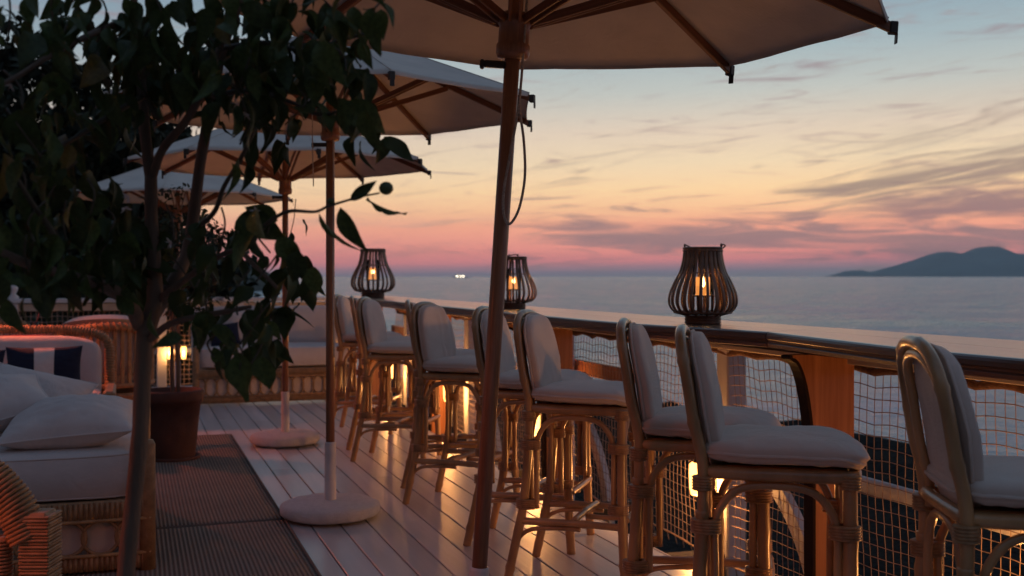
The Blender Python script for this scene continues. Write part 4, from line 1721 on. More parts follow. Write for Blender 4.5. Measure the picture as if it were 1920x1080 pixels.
# sofa 3, rounded back with navy pillow
s3 = empty('sofa', st(8.5, -.15), TH, 'white sofa with rounded wicker back holding the navy striped pillow', 'sofa')
rattan_base(s3, 2.0, .9, .30, loops=12, post_h=.52)
slab_cushion('seat_cushion', .93, .40, .09, (-1.0, .42, .39), s3, m_cushion, 4)
mb = MB()
W3 = 1.0


def fbk(p):
    x, z, y = p
    return Vector((x - 1.0, y + .80 + .10 * (z / .3), z + .60 + .008 * noise.noise(Vector((x * 4, z * 4, 0)))))


mb.superq(.93, .285, .075, .5, .36, fbk, 56, 14)
mb.build('back_cushion', m_cushion, s3)
mb = MB()
loop = [fbk(Vector((.99 * math.copysign(abs(math.cos(a)) ** .36, math.cos(a)), .33 * math.copysign(abs(math.sin(a)) ** .36, math.sin(a)), .06))) for a in [PI * k / 30 for k in range(31)]]
loop = [Vector((-.01, .92, .30))] + loop + [Vector((-1.99, .92, .30))]
mb.tube(loop, .030, 8)
prev = None
coil = []
acc = 0
for i in range(len(loop) - 1):
    p0, p1 = loop[i], loop[i + 1]
    L = (p1 - p0).length
    k = max(1, int(L / .004))
    for q in range(k):
        acc += L / k
        tg = (p1 - p0).normalized()
        side_ = tg.cross(Vector((0, 1, 0))).normalized()
        a = acc / .022 * 2 * PI
        coil.append(p0 + (p1 - p0) * q / k + (side_ * math.cos(a) + Vector((0, 1, 0)) * math.sin(a)) * .034)
mb.tube(coil, .008, 4, cap=False)
mb.build('back_rim', m_wick, s3)
mb = MB()
mb.box((-.0, .30, .34), (.075, .72, .36), .015)
mb.box((-2.0, .30, .34), (.075, .72, .36), .015)
mb.build('arm', m_wick, s3)
pillow(st(9.0, -.62, .63), (R(72), 0, TH + R(2)), .27, .20, .085, 21, m_navy, 'navy blue pillow with one broad white stripe, on the rounded sofa', 'navy striped pillows', stripe=m_cushion)
pillow(st(8.96, -1.16, .63), (R(70), R(4), TH + R(8)), .27, .20, .08, 25, m_navy, 'navy blue pillow cut by the left edge of the photo', 'navy striped pillows', stripe=m_cushion)

# far sofa at the end of the deck
s2 = empty('sofa', st(11.92, 2.30), TH, 'far white sofa with looped rattan base below the second and third parasols', 'sofa')
rattan_base(s2, 1.68, .95, .375, loops=15, post_h=.62)
slab_cushion('seat_cushion', .80, .44, .11, (-.84, .45, .49), s2, m_cushion, 8)
mb = MB()
mb.box((-.84, .92, .70), (1.66, .06, .62), .02)
mb.build('back_frame', m_white, s2)
for x_, nm in ((-.36, 'r'), (-1.2, 'l')):
    slab_o = MB()

    def fcb(p, x_=x_):
        return Vector((p.x + x_, p.z + .82 + .1 * p.y, p.y + .80))
    slab_o.superq(.40, .215, .07, .45, .3, fcb, 40, 12)
    slab_o.build('back_cushion', m_cushion, s2)
pillow(st(12.45, 1.12, .80), (R(74), 0, TH), .20, .19, .08, 31, m_cushion, 'square white pillow in the middle of the far sofa', 'pillows on the far sofa')
pillow(st(12.50, 1.42, .79), (R(76), R(4), TH), .19, .18, .08, 33, m_cushion, 'square white pillow at the right of the far sofa', 'pillows on the far sofa')
pillow(st(12.28, .95, .72), (R(66), R(-6), TH), .16, .13, .06, 35, m_navy, 'small navy pillow leaning on the far sofa', 'pillows on the far sofa')


# ------------------------------------------------------------------ barrel chairs
def barrel_chair():
    root = empty('barrel_chair', (0, 0, 0))
    R0 = .36
    seat = MB()

    def fs_(p):
        return Vector((p.x, p.y, p.z + .43))
    seat.superq(.31, .31, .06, .5, .8, fs_, 32, 10)
    seat.build('seat_cushion', m_cushion, root)
    bc = MB()
    vs_ = []
    NA = 24
    for lay, rr in ((0, .30), (1, .38)):
        for zz in (0, 1, 2, 3):
            for k in range(NA + 1):
                a = R(20) + R(320) * k / NA - R(90) + R(0)
                a = R(-200) + R(220) * k / NA + PI + R(90)
                hh = .46 + (.80 + .10 * math.sin(PI * k / NA) - .46) * zz / 3
                r_ = rr - (.012 if zz in (0, 3) else 0) * (1 if lay else -1)
                vs_.append((r_ * math.cos(a), r_ * math.sin(a), hh + (.03 if zz == 3 and lay == 0 else 0)))
    n1_ = NA + 1
    fz = []
    for lay in (0, 1):
        for zz in range(3):
            for k in range(NA):
                o_ = lay * 4 * n1_
                fz.append((o_ + zz * n1_ + k, o_ + zz * n1_ + k + 1, o_ + (zz + 1) * n1_ + k + 1, o_ + (zz + 1) * n1_ + k))
    for k in range(NA):
        fz.append((3 * n1_ + k, 3 * n1_ + k + 1, 7 * n1_ + k + 1, 7 * n1_ + k))
        fz.append((k, k + 1, 4 * n1_ + k + 1, 4 * n1_ + k))
    bc.add(vs_, fz, True)
    bc.build('back_cushion', m_cushion, root)
    fr = MB()
    top = []
    for k in range(NA + 1):
        a = R(-200) + R(220) * k / NA + PI + R(90)
        top.append(Vector((.41 * math.cos(a), .41 * math.sin(a), .60 + .24 * math.sin(PI * k / NA) ** .7)))
    fr.tube(top, .030, 8)
    coil = []
    for i in range(len(top) - 1):
        for q in range(14):
            p = top[i] + (top[i + 1] - top[i]) * q / 14
            tg = (top[i + 1] - top[i]).normalized()
            s_1 = tg.cross(Vector((0, 0, 1))).normalized()
            s_2 = tg.cross(s_1)
            a = (i * 14 + q) * .62
            coil.append(p + (s_1 * math.cos(a) + s_2 * math.sin(a)) * .032)
    fr.tube(coil, .008, 4, cap=False)
    fr.build('rim', m_wick, root)
    base = MB()
    for z in (.30, .38):
        base.tube([(.40 * math.cos(2 * PI * k / 32), .40 * math.sin(2 * PI * k / 32), z) for k in range(32)], .022, 7, closed=True)
    base.lathe([(.385, .04), (.39, .08), (.39, .30), (.385, .31)], 32)
    base.lathe([(.37, .04), (.37, .31)], 32)
    base.build('base', m_wick, root)
    sl = None
    for k in range(1, NA * 1):
        a = R(-200) + R(220) * k / NA + PI + R(90)
        tp = top[k].z
        s_ = MB()
        s_.box((0, 0, (tp + .36) / 2), (.018, .034, tp - .36), .005)
        o_ = s_.build('slat', m_wick, root)
        o_.location = (.402 * math.cos(a), .402 * math.sin(a), 0)
        o_.rotation_euler = (0, 0, a)
    return root


bc1 = barrel_chair()
bc1.location = st(10.35, -.22)
bc1.rotation_euler = (0, 0, R(112))
bc1.scale = (1, 1, 1.1)
tag(bc1, 'wicker barrel chair with upright slats, just left of the lemon trunk', 'armchair', 'wicker barrel chairs at the far left')
bc2 = copy_tree(bc1)
bc2.location = st(11.4, -1.35)
bc2.rotation_euler = (0, 0, R(140))
tag(bc2, 'wicker barrel chair with white cushion, half hidden behind the rounded sofa', 'armchair', 'wicker barrel chairs at the far left')

# low table with things on it
tb = empty('table', st(10.2, -.98), TH, 'small reddish table behind the rounded sofa', 'table')
mb = MB()
mb.lathe([(0, .86), (.34, .86), (.345, .85), (.34, .825), (0, .825)], 36)
mb.build('table_top', m_table, tb)
mb = MB()
mb.tube([(0, 0, .03), (0, 0, .826)], .03, 10)
mb.lathe([(0, .0), (.22, 0), (.22, .02), (.04, .05), (0, .05)], 28)
mb.build('pedestal', m_wick, tb)
mn = MB()
mn.box((0, 0, .006), (.24, .17, .008), .002)
mn.box((.003, .003, .0135), (.235, .165, .006), .002)
mo = mn.build('menu', m_paper)
mo.location = st(10.13, -.98, .861)
mo.rotation_euler = (0, 0, TH + .3)
tag(mo, 'closed menu lying on the small reddish table', 'menu')
gt = empty('drinking_glass', st(10.19, -.78, .86), 0, 'tumbler with a long red straw on the small table', 'glass')
mb = MB()
mb.lathe([(0, .0), (.028, 0), (.034, .10), (.032, .10), (.026, .008), (0, .008)], 20)
mb.build('tumbler', m_glass, gt)
mb = MB()
mb.tube([(-.01, 0, .01), (.03, 0, .14), (.06, 0, .24)], .005, 6)
mb.build('straw', m_cloth_red, gt)

# candle box on the far left table
cb = empty('table_lamp', st(9.9, -1.75, 0), TH, 'low side table lamp with a red lit rim at the far left', 'lamp')
mb = MB()
mb.box((0, 0, .84), (.34, .30, .03), .005)
mb.box((0, 0, .42), (.05, .05, .82), .005)
mb.box((0, 0, .015), (.26, .26, .03), .005)
mb.build('stand', m_wick, cb)
mb = MB()
mb.box((0, 0, .905), (.26, .24, .10), .012)
mb.build('shade', m_cushion, cb)

# ------------------------------------------------------------------ far fence across the end of the deck
FS = 13.45
fence = empty('end_fence', st(0, 0), TH, 'white railing with square netting across the far end of the deck', 'fence')
mb = MB()
mb.box((-1.1, FS, 1.075), (7.0, .16, .05), .008)
mb.build('top_rail', m_white, fence)
mb = MB()
mb.box((-1.1, FS, 1.0), (6.9, .03, .08), .004)
mb.build('fascia', m_fascia, fence)
mb = MB()
mb.tube([(-4.6, FS + .02, .48), (2.4, FS + .02, .48)], .035, 10)
mb.build('lower_rail', m_white, fence)
pp = MB()
pp.box((0, 0, .52), (.11, .11, 1.05), .008)
p0 = pp.build('post', m_white, fence)
p0.location = (.33, FS, 0)
for tt in (-4.5, -2.9, -1.25, 1.2, 2.3):
    inst(p0, 'post', fence, (tt, FS, 0))
fin = MB()
fin.lathe([(.06, 0), (.065, .02), (.03, .05), (.05, .09), (.055, .12), (.03, .16), (0, .18)], 20)
fo = fin.build('finial', m_white, fence)
fo.location = (-1.25, FS, 1.10)
# its net (local axes swapped: s runs along the fence)
net('rope_net', -4.5, 2.3, 0.0, .95, .1, 'square rope net filling the fence at the far end of the deck', (st(FS + .07, 0) + Vector((0, 0, 0)), TH - PI / 2), cell=.055, r=.0038, wav=.006, sag=.0)
# (the fence net is built along its own +y, which this rotation points along +t)
for l_ in (
    post_lamp(st(FS - .12, .42, .46), TH - PI / 2, 'lit amber lamp on the far fence seen past the thin stem, left one of two', True, LAMP_W * .14, False),
    post_lamp(st(FS - .14, .57, .46), TH - PI / 2, 'lit amber lamp on the far fence seen past the thin stem, right one of two', False, 0, False),):
    l_.scale = (.62, .62, .8)


# ------------------------------------------------------------------ terracotta pot with a small tree
pot = empty('terracotta_pot', (-2.50, 8.15, 0), 0, 'large brown terracotta pot standing beside the far rug', 'plant pot')
mb = MB()
mb.lathe([(0, .0), (.155, 0), (.160, .02), (.185, .30), (.200, .42), (.215, .43), (.222, .45), (.222, .50), (.215, .515), (.200, .515), (.195, .47), (0, .46)], 36)
mb.build('body', m_terra, pot)
mb = MB()
mb.lathe([(0, .0), (.19, 0), (.20, .03), (.185, .032), (.17, .012), (0, .012)], 36)
mb.build('saucer', m_terra, pot)
mb = MB()
mb.lathe([(0, .478), (.1, .482), (.196, .47)], 24)
mb.build('soil', m_soil, pot)


def leaf_geo(L=1.0, W_=.42, fold=.35, droop=.3, twist=0.0, wave=.0, n=7):
    """single leaf mesh along +x, unit length"""
    vs_, fs_ = [], []
    for i in range(n + 1):
        u_ = i / n
        hw = W_ * .5 * (max(0, math.sin(PI * u_ ** .82)) ** .85) * (1 - .38 * u_ ** 3)
        if i == 0:
            hw = .012
        if i == n:
            hw = .003
        zc = -droop * u_ * u_
        x = L * (u_ - .12 * droop * u_ * u_)
        tw = twist * u_
        for sgn in (-1, -.5, 0, .5, 1):
            y = hw * sgn
            z = zc + abs(sgn) * hw * fold + wave * math.sin(u_ * 9 + sgn * 2) * abs(sgn) * .3
            y2 = y * math.cos(tw) - (z - zc) * math.sin(tw)
            z2 = zc + y * math.sin(tw) + (z - zc) * math.cos(tw)
            vs_.append((x, y2, z2))
    for i in range(n):
        for k in range(4):
            fs_.append((i * 5 + k, i * 5 + k + 1, (i + 1) * 5 + k + 1, (i + 1) * 5 + k))
    return vs_, fs_


def foliage(name, parent, mat_, blobs, n, leaf=.05, seed=0, kind=True, wratio=.5):
    """many small real leaves spread through the crown's volume, one mesh"""
    rr = random.Random(seed)
    mb_ = MB()
    vs_, fs_ = leaf_geo(1, wratio, .3, .25, n=3)
    tot = sum(b[3] for b in blobs)
    verts, faces = [], []
    for (cx_, cy_, cz_, wt, rx, ry, rz_) in blobs:
        for q in range(int(n * wt / tot)):
            while True:
                p = Vector((rr.uniform(-1, 1), rr.uniform(-1, 1), rr.uniform(-1, 1)))
                if .12 < p.length < 1:
                    break
            if rr.random() < .6:
                p = p.normalized() * (p.length ** .4)
            p = p * (1 + .25 * noise.noise(p * 2 + Vector((cx_, cy_, cz_))))
            c_ = Vector((cx_ + p.x * rx, cy_ + p.y * ry, cz_ + p.z * rz_))
            if noise.noise(c_ * (2.0 / max(rx, .3)) + Vector((seed, 0, 0))) < -.12:
                continue
            mt = Matrix.Rotation(rr.uniform(0, 2 * PI), 3, 'Z') @ Matrix.Rotation(rr.uniform(-1.2, 1.2), 3, 'Y') @ Matrix.Rotation(rr.uniform(-1, 1), 3, 'X')
            s_ = leaf * rr.uniform(.6, 1.3)
            o_ = len(verts)
            verts.extend([tuple(c_ + mt @ (Vector(v_) * s_)) for v_ in vs_])
            faces.extend([tuple(i + o_ for i in f) for f in fs_])
    mb_.add(verts, faces, False)
    ob = mb_.build(name, mat_, parent)
    if kind:
        ob['kind'] = 'stuff'
    return ob


t2 = empty('small_tree', (-2.50, 8.15, .47), 0, 'small leafy tree with thin stems growing from the terracotta pot', 'tree')
mb = MB()
for a in ([(0.0, 0, -.02), (-.01, .0, .3), (.02, 0, .7), (.10, .02, 1.1)], [(.03, .02, -.02), (.02, .03, .35), (-.06, .05, .75), (-.10, .06, 1.0)]):
    mb.tube(spline(a, 5), [.017 - .0006 * i for i in range(16)], 8)
for k in range(10):
    a = k * 2.4
    z0 = .55 + .06 * k
    mb.tube([(0.02, 0, z0), (.12 * math.cos(a) + .03, .12 * math.sin(a), z0 + .12), (.26 * math.cos(a) + .03, .26 * math.sin(a), z0 + .2)], [.008, .006, .003], 5)
mb.build('trunk', m_bark, t2)
foliage('crown', t2, m_fol2, [(.03, 0, 1.28, 1, .26, .26, .28), (.24, 0, 1.05, 1, .24, .24, .24), (-.12, 0, .98, .9, .22, .24, .26), (.10, 0, .78, .9, .28, .26, .2)], 2600, .05, 3)

# ------------------------------------------------------------------ trees beyond the fence
GT = 'dark evergreens beyond the fence'


def big_tree(loc, h, blobs, lab, seed, n=9000, leaf=.22):
    r_ = empty('evergreen_tree', loc, 0, lab, 'tree', GT)
    mb_ = MB()
    rr = random.Random(seed)
    mb_.tube(spline([(0, 0, -.2), (.1, 0, h * .3), (-.1, .1, h * .6), (0, 0, h * .92)], 5), [.26 - .013 * i for i in range(16)], 9)
    for k in range(14):
        a = k * 2.4
        z0 = h * (.3 + .045 * k)
        L = h * .22 * (1 - .02 * k)
        mb_.tube([(0, 0, z0), (L * .5 * math.cos(a), L * .5 * math.sin(a), z0 + L * .25), (L * math.cos(a), L * math.sin(a), z0 + L * .4)], [.09, .06, .02], 6)
    mb_.build('trunk', m_bark, r_)
    foliage('crown', r_, m_fol, blobs, n, leaf, seed)
    return r_


def crown_blobs(h, rx, rr, k=9):
    out = []
    for i in range(k):
        z = h * rr.uniform(.38, .95)
        f = 1.15 - z / h * .55
        a = rr.uniform(0, 2 * PI)
        out.append((rx * f * .6 * math.cos(a), rx * f * .6 * math.sin(a), z, 1, rx * .55, rx * .55, h * .13))
    out.append((0, 0, h * .62, 2, rx * .7, rx * .7, h * .3))
    return out


GZ = SEA_Z + .4
rr_ = random.Random(5)
for (X, d, h, rx, lab, sd) in ((150, 19, 8.4, 2.1, 'tall dark evergreen filling the gap left of the lemon stems', 41), (250, 24, 8.6, 1.5, 'dark evergreen just left of the lemon stems, behind the taller one', 43), (20, 22, 8.0, 2.2, 'dark evergreen at the left edge of the photo', 47),
                               (330, 22, 5.6, 1.6, 'low dark evergreen behind the potted tree', 53), (-160, 18, 9.0, 2.6, 'dark evergreen left of the frame', 59), (90, 16, 5.4, 1.7, 'low dark tree just beyond the far fence', 61), (215, 17, 5.2, 1.3, 'low rounded tree just beyond the far fence, near the trunk', 67)):
    p = px(X, 518, d)
    big_tree((p.x, p.y, GZ), h, crown_blobs(h, rx, rr_), lab, sd, 17000 if h > 7 else 7000, .24)

# ------------------------------------------------------------------ lemon tree in the foreground
TD = 2.5
LT = empty('lemon_tree', (px(232, 518, TD).x - .02, TD, 0), 0, 'big leafy lemon tree in the left foreground with hanging leaves and blossoms', 'tree')
LO = Vector(LT.location)


def P3(X, Y, d=TD):
    return px(X, Y, d) - LO


stems = {
    'trunk': ([Vector((0, 0, .30)), P3(236, 1080), P3(248, 960), P3(262, 820), P3(268, 700), P3(272, 610)], [.022, .0205, .020, .0195, .019, .0185]),
    'a': ([P3(272, 625), P3(288, 575), P3(290, 500), P3(284, 420), P3(283, 330)], [.021, .019, .0165, .0155, .0145]),
    'b': ([P3(283, 335), P3(272, 250), P3(264, 140), P3(255, 30, 2.45), P3(240, -80, 2.4)], [.0145, .013, .0115, .009, .006]),
    'c': ([P3(285, 335), P3(305, 280, 2.48), P3(350, 225, 2.45), P3(390, 150, 2.42), P3(420, 60, 2.4), P3(440, -60, 2.36)], [.0105, .0095, .009, .008, .007, .005]),
    'd': ([P3(280, 600), P3(318, 540, 2.55), P3(352, 470, 2.6), P3(366, 380, 2.6), P3(378, 290, 2.6), P3(400, 180, 2.55), P3(420, 90, 2.5), P3(470, -40, 2.45)], [.018, .016, .0145, .0135, .0125, .0115, .009, .006]),
    'e': ([P3(262, 610), P3(240, 565, 2.42), P3(190, 535, 2.3), P3(120, 515, 2.2), P3(40, 490, 2.1), P3(-40, 450, 2.05)], [.0175, .0155, .013, .011, .009, .006]),
    'f': ([P3(278, 640), P3(310, 612, 2.45), P3(350, 598, 2.4), P3(420, 585, 2.35), P3(470, 575, 2.3)], [.009, .008, .007, .006, .004]),
    'g': ([P3(300, 225, 2.46), P3(278, 190, 2.45), P3(258, 150, 2.42), P3(240, 100, 2.4)], [.008, .007, .006, .004]),
    'h': ([P3(300, 560), P3(380, 500, 2.4), P3(440, 470, 2.35), P3(480, 500, 2.3), P3(520, 540, 2.3)], [.009, .007, .006, .005, .004]),
    'i': ([P3(360, 430, 2.6), P3(400, 400, 2.45), P3(420, 350, 2.4), P3(450, 300, 2.35), P3(480, 240, 2.3)], [.007, .006, .005, .005, .003]),
    'j': ([P3(400, 180, 2.5), P3(470, 170, 2.4), P3(540, 190, 2.35), P3(600, 215, 2.3), P3(660, 200, 2.28)], [.008, .006, .005, .004, .003]),
    'k': ([P3(420, 90, 2.45), P3(500, 80, 2.35), P3(570, 95, 2.3), P3(640, 75, 2.25), P3(700, 60, 2.22)], [.007, .006, .005, .004, .003]),
    'l': ([P3(440, 470, 2.38), P3(480, 440, 2.3), P3(510, 412, 2.25), P3(543, 396, 2.22), P3(590, 397, 2.2), P3(615, 387, 2.2), P3(650, 376, 2.2), P3(680, 368, 2.2), P3(712, 362, 2.2)], [.006, .005, .0045, .004, .0032, .0030, .0026, .0022, .0018]),
    'm': ([P3(255, 30, 2.45), P3(180, 60, 2.3), P3(100, 100, 2.2), P3(20, 150, 2.1), P3(-60, 180, 2.0)], [.009, .007, .006, .005, .003]),
    'n': ([P3(268, 180, 2.45), P3(200, 220, 2.3), P3(120, 270, 2.2), P3(40, 300, 2.1)], [.007, .006, .005, .003]),
    'o': ([P3(120, 515, 2.2), P3(100, 440, 2.15), P3(60, 380, 2.1), P3(30, 330, 2.05)], [.007, .006, .005, .003]),
}
first = True
for k_, (pts, rad) in stems.items():
    sp_ = spline(pts, 6)
    rr2 = []
    for i in range(len(sp_)):
        f = i / 6
        a = min(int(f), len(rad) - 1)
        b2 = min(a + 1, len(rad) - 1)
        rr2.append((rad[a] + (rad[b2] - rad[a]) * (f - int(f))) * (1 + .08 * noise.noise(Vector((i * .5, len(k_), rad[0] * 99)))))
    mb = MB()
    mb.tube(sp_, rr2, 10 if rad[0] > .01 else 7)
    mb.build('trunk' if k_ == 'trunk' else 'branch', m_bark if rad[0] > .008 else m_twig, LT)

# leaf variants
leafs = []
for i in range(8):
    vs, fs = leaf_geo(1.0, rnd.uniform(.44, .64), rnd.uniform(.15, .7), rnd.uniform(.1, .7), rnd.uniform(-.9, .9), rnd.uniform(0, .22), n=9)
    for mt in (m_leaf, m_leaf_y):
        mb = MB()
        mb.add(vs, fs, True)
        me = bpy.data.meshes.new('leaf')
        me.from_pydata(mb.v, [], mb.f)
        me.polygons.foreach_set('use_smooth', [True] * len(me.polygons))
        me.materials.append(mt)
        leafs.append((me, vs, fs))
# crown clusters read off the photograph: X, Y, radius px, leaf count, depth, size m
clusters = [
    (30, 30, 55, 10, 2.1), (110, 20, 50, 14, 2.2), (200, 30, 60, 26, 2.3), (290, 30, 70, 30, 2.3), (370, 40, 70, 32, 2.35), (450, 30, 70, 32, 2.3), (540, 30, 70, 30, 2.25), (620, 50, 60, 26, 2.2), (690, 30, 40, 9, 2.2), (590, 100, 45, 10, 2.25),
    (130, 90, 50, 13, 2.2), (210, 110, 60, 25, 2.3), (300, 110, 55, 18, 2.35), (380, 110, 55, 20, 2.35), (460, 110, 60, 24, 2.3), (530, 100, 50, 18, 2.3), (640, 110, 30, 5, 2.2),
    (30, 170, 45, 8, 2.1), (120, 190, 55, 15, 2.2), (200, 185, 50, 16, 2.3), (30, 250, 55, 18, 2.1), (100, 270, 45, 8, 2.2), (350, 165, 40, 7, 2.3),
    (440, 180, 45, 12, 2.3), (500, 160, 50, 14, 2.3), (560, 200, 45, 5, 2.3), (655, 215, 30, 7, 2.28), (690, 225, 24, 4, 2.28), (470, 240, 40, 7, 2.35), (455, 280, 34, 5, 2.35),
    (40, 350, 55, 14, 2.1), (120, 345, 45, 9, 2.2), (170, 370, 40, 9, 2.25), (50, 430, 60, 22, 2.1), (130, 430, 60, 24, 2.2), (210, 420, 45, 16, 2.3), (250, 470, 50, 16, 2.4),
    (40, 490, 56, 22, 2.1), (120, 480, 56, 24, 2.2), (200, 490, 46, 18, 2.3), (60, 530, 36, 7, 2.15), (150, 525, 30, 6, 2.2),
    (330, 420, 40, 9, 2.45), (420, 430, 45, 12, 2.4), (400, 490, 50, 16, 2.4), (330, 510, 50, 14, 2.45), (470, 440, 42, 12, 2.3), (500, 415, 28, 5, 2.28),
    (545, 500, 34, 9, 2.3), (570, 510, 14, 2, 2.3), (500, 500, 35, 7, 2.3), (440, 550, 50, 16, 2.3), (400, 590, 45, 14, 2.35), (470, 610, 45, 14, 2.3), (500, 580, 35, 9, 2.3), (455, 665, 36, 9, 2.3), (490, 660, 26, 5, 2.3), (395, 650, 24, 3, 2.35), (350, 560, 40, 9, 2.4),
]
allleaves = []
lr = random.Random(99)
for (X, Y, rp, n, d) in clusters:
    n = int(n * (1.0 if Y < 370 else .8 if X < 300 else .62))
    cc = P3(X, Y, d)
    rad = rp / F * d
    # one short twig through each cluster
    mb = MB()
    tp = [cc + Vector((lr.uniform(-.8, .8) * rad, lr.uniform(-.5, .5) * rad, .9 * rad)), cc + Vector((lr.uniform(-.3, .3) * rad, 0, .2 * rad)), cc + Vector((lr.uniform(-.8, .8) * rad, lr.uniform(-.5, .5) * rad, -.8 * rad))]
    mb.tube(spline(tp, 4), .0022, 5)
    mb.build('twig', m_twig, LT)
    for q in range(n):
        a = lr.uniform(0, 2 * PI)
        rr0 = math.sqrt(lr.random()) * rad
        p = cc + Vector((math.cos(a) * rr0, lr.uniform(-.16, .30), math.sin(a) * rr0))
        L = lr.uniform(.040, .095)
        yaw = lr.uniform(0, 2 * PI)
        pitch = lr.gauss(R(52), R(30))
        roll = lr.uniform(-1.1, 1.1)
        allleaves.append((p, L, yaw, pitch, roll, lr.random() < .05, lr.randrange(8)))
# individually placed leaves on the thin twig to the right and the hanging tips
hand = [((657, 376), (704, 338), 2.2, .0, .52), ((638, 389), (672, 478), 2.2, .25, .62), ((598, 399), (649, 492), 2.2, .8, .45), ((688, 372), (750, 415), 2.2, 1.25, .25), ((400, 650), (420, 700), 2.35, .2, .8),
        ((448, 660), (455, 755), 2.3, .1, .8), ((492, 668), (497, 732), 2.3, .3, .9), ((556, 470), (548, 455), 2.3, 0, .8), ((505, 600), (522, 640), 2.3, .2, .8), ((675, 75), (693, 128), 2.2, .2, .75),
        ((14, 560), (26, 632), 2.1, .2, .95), ((35, 205), (40, 300), 2.1, .2, .95), ((520, 415), (455, 385), 2.27, .1, .95), ((250, 590), (212, 545), 2.3, .3, .7), ((590, 500), (580, 555), 2.3, .2, .9), ((455, 400), (530, 450), 2.27, .0, .95), ((440, 430), (500, 392), 2.27, .0, .9), ((520, 445), (560, 500), 2.28, .0, .8), ((560, 470), (545, 530), 2.28, .0, .9), ((650, 190), (715, 250), 2.26, .1, .8), ((640, 200), (655, 262), 2.26, .1, .9)]
hl = []
for (a0, a1, d, roll, wd) in hand:
    p0, p1 = P3(a0[0], a0[1], d), P3(a1[0], a1[1], d)
    dv = p1 - p0
    L = dv.length
    hl.append((p0, L, dv.normalized(), roll, wd))


def leaf_matrix(yaw, pitch, roll):
    return Matrix.Rotation(yaw, 3, 'Z') @ Matrix.Rotation(pitch, 3, 'Y') @ Matrix.Rotation(roll, 3, 'X')


# the leaves nearest the camera first: those are parts, the rest is one mesh
allleaves.sort(key=lambda q: (q[0].y - q[1] * 6))
budget = 300 - len(hl)
for idx, (p, L, yaw, pitch, roll, yel, vi) in enumerate(allleaves):
    if idx >= budget:
        break
    me = leafs[vi * 2 + (1 if yel else 0)][0]
    o = bpy.data.objects.new('leaf', me)
    COL.objects.link(o)
    o.parent = LT
    o.location = p
    o.rotation_euler = leaf_matrix(yaw, pitch, roll).to_euler()
    o.scale = (L, L, L)
for (p0, L, dv, roll, wd) in hl:
    me = leafs[(int(L * 9999) % 8) * 2][0]
    o = bpy.data.objects.new('leaf', me)
    COL.objects.link(o)
    o.parent = LT
    # x along dv, leaf face turned to the viewer
    x = dv
    zf = Vector((0, -1, 0))
    zf = (zf - x * zf.dot(x)).normalized()
    zf = Matrix.Rotation(roll, 3, x) @ zf
    y = zf.cross(x)
    mt = Matrix((x, y, zf)).transposed()
    o.location = p0
    o.rotation_euler = mt.to_euler()
    o.scale = (L * 1.05, L * wd * 1.25, L)
rest = MB()
for (p, L, yaw, pitch, roll, yel, vi) in allleaves[budget:]:
    me, vs, fs = leafs[vi * 2]
    mt = leaf_matrix(yaw, pitch, roll)
    rest.add([p + mt @ (Vector(v_) * L) for v_ in vs], fs, True)
ro = rest.build('foliage', m_leaf, LT)
ro['kind'] = 'stuff'
# fruit at the twig tip, buds and blossoms
for (X, Y, d, r_) in ((724, 353, 2.2, .0145), (620, 377, 2.2, .0075)):
    mb = MB()
    mb.superq(r_, r_ * .95, r_ * .92, 1, 1, None, 20, 12)
    o = mb.build('fruit', m_lemon, LT)
    o.location = P3(X, Y, d)
for (X, Y, d) in ((445, 195, 2.25), (462, 215, 2.25), (320, 455, 2.4), (235, 390, 2.3), (240, 370, 2.3), (60, 95, 2.15), (20, 160, 2.1), (480, 395, 2.25), (585, 180, 2.28), (415, 560, 2.3)):
    mb = MB()
    for k in range(5):
        a = k * 2 * PI / 5
        vs, fs = leaf_geo(1, .35, .3, -.3, n=3)
        mt = Matrix.Rotation(a, 3, 'Y') @ Matrix.Rotation(-.5, 3, 'Z')
        mb.add([(mt @ Vector(v_)) * .014 for v_ in vs], fs, True)
    mb.superq(.0025, .0025, .004, 1, 1, None, 8, 6)
    o = mb.build('blossom', m_petal, LT)
    o.location = P3(X, Y, d)
    o.rotation_euler = (lr.uniform(-1, 1), 0, lr.uniform(-1, 1))
ptl = empty('terracotta_pot', (LO.x, LO.y, 0), 0, 'terracotta pot of the lemon tree, below the frame', 'plant pot')
mb = MB()
mb.lathe([(0, .0), (.14, 0), (.17, .26), (.19, .30), (.20, .36), (.19, .375), (.18, .33), (0, .32)], 36)
mb.build('body', m_terra, ptl)

# ------------------------------------------------------------------ rattan armchair, bottom left
ac = empty('rattan_armchair', (-1.655, 2.72, 0), 0, 'armchair with thick cane-wrapped arms in the bottom left corner', 'armchair')
ac.scale = (1, 1, 1.035)


def wrap(mb_, path, R1, wire=.0055, pitch=.0115):
    path = spline(path, 12)
    pts = []
    acc = 0
    up = Vector((0, 1, 0))
    for i in range(len(path) - 1):
        p0_, p1_ = path[i], path[i + 1]
        L = (p1_ - p0_).length
        k = max(2, int(L / (pitch / 14)))
        tg = (p1_ - p0_).normalized()
        n1_ = (up - tg * up.dot(tg)).normalized()
        n2_ = tg.cross(n1_)
        for q in range(k):
            acc += L / k
            a = acc / pitch * 2 * PI
            rr = R1 * (1 + .03 * noise.noise(Vector((acc * 60, 0, 0))))
            pts.append(p0_ + (p1_ - p0_) * q / k + (n1_ * math.cos(a) + n2_ * math.sin(a)) * rr)
    mb_.tube(pts, wire, 5, cap=False)


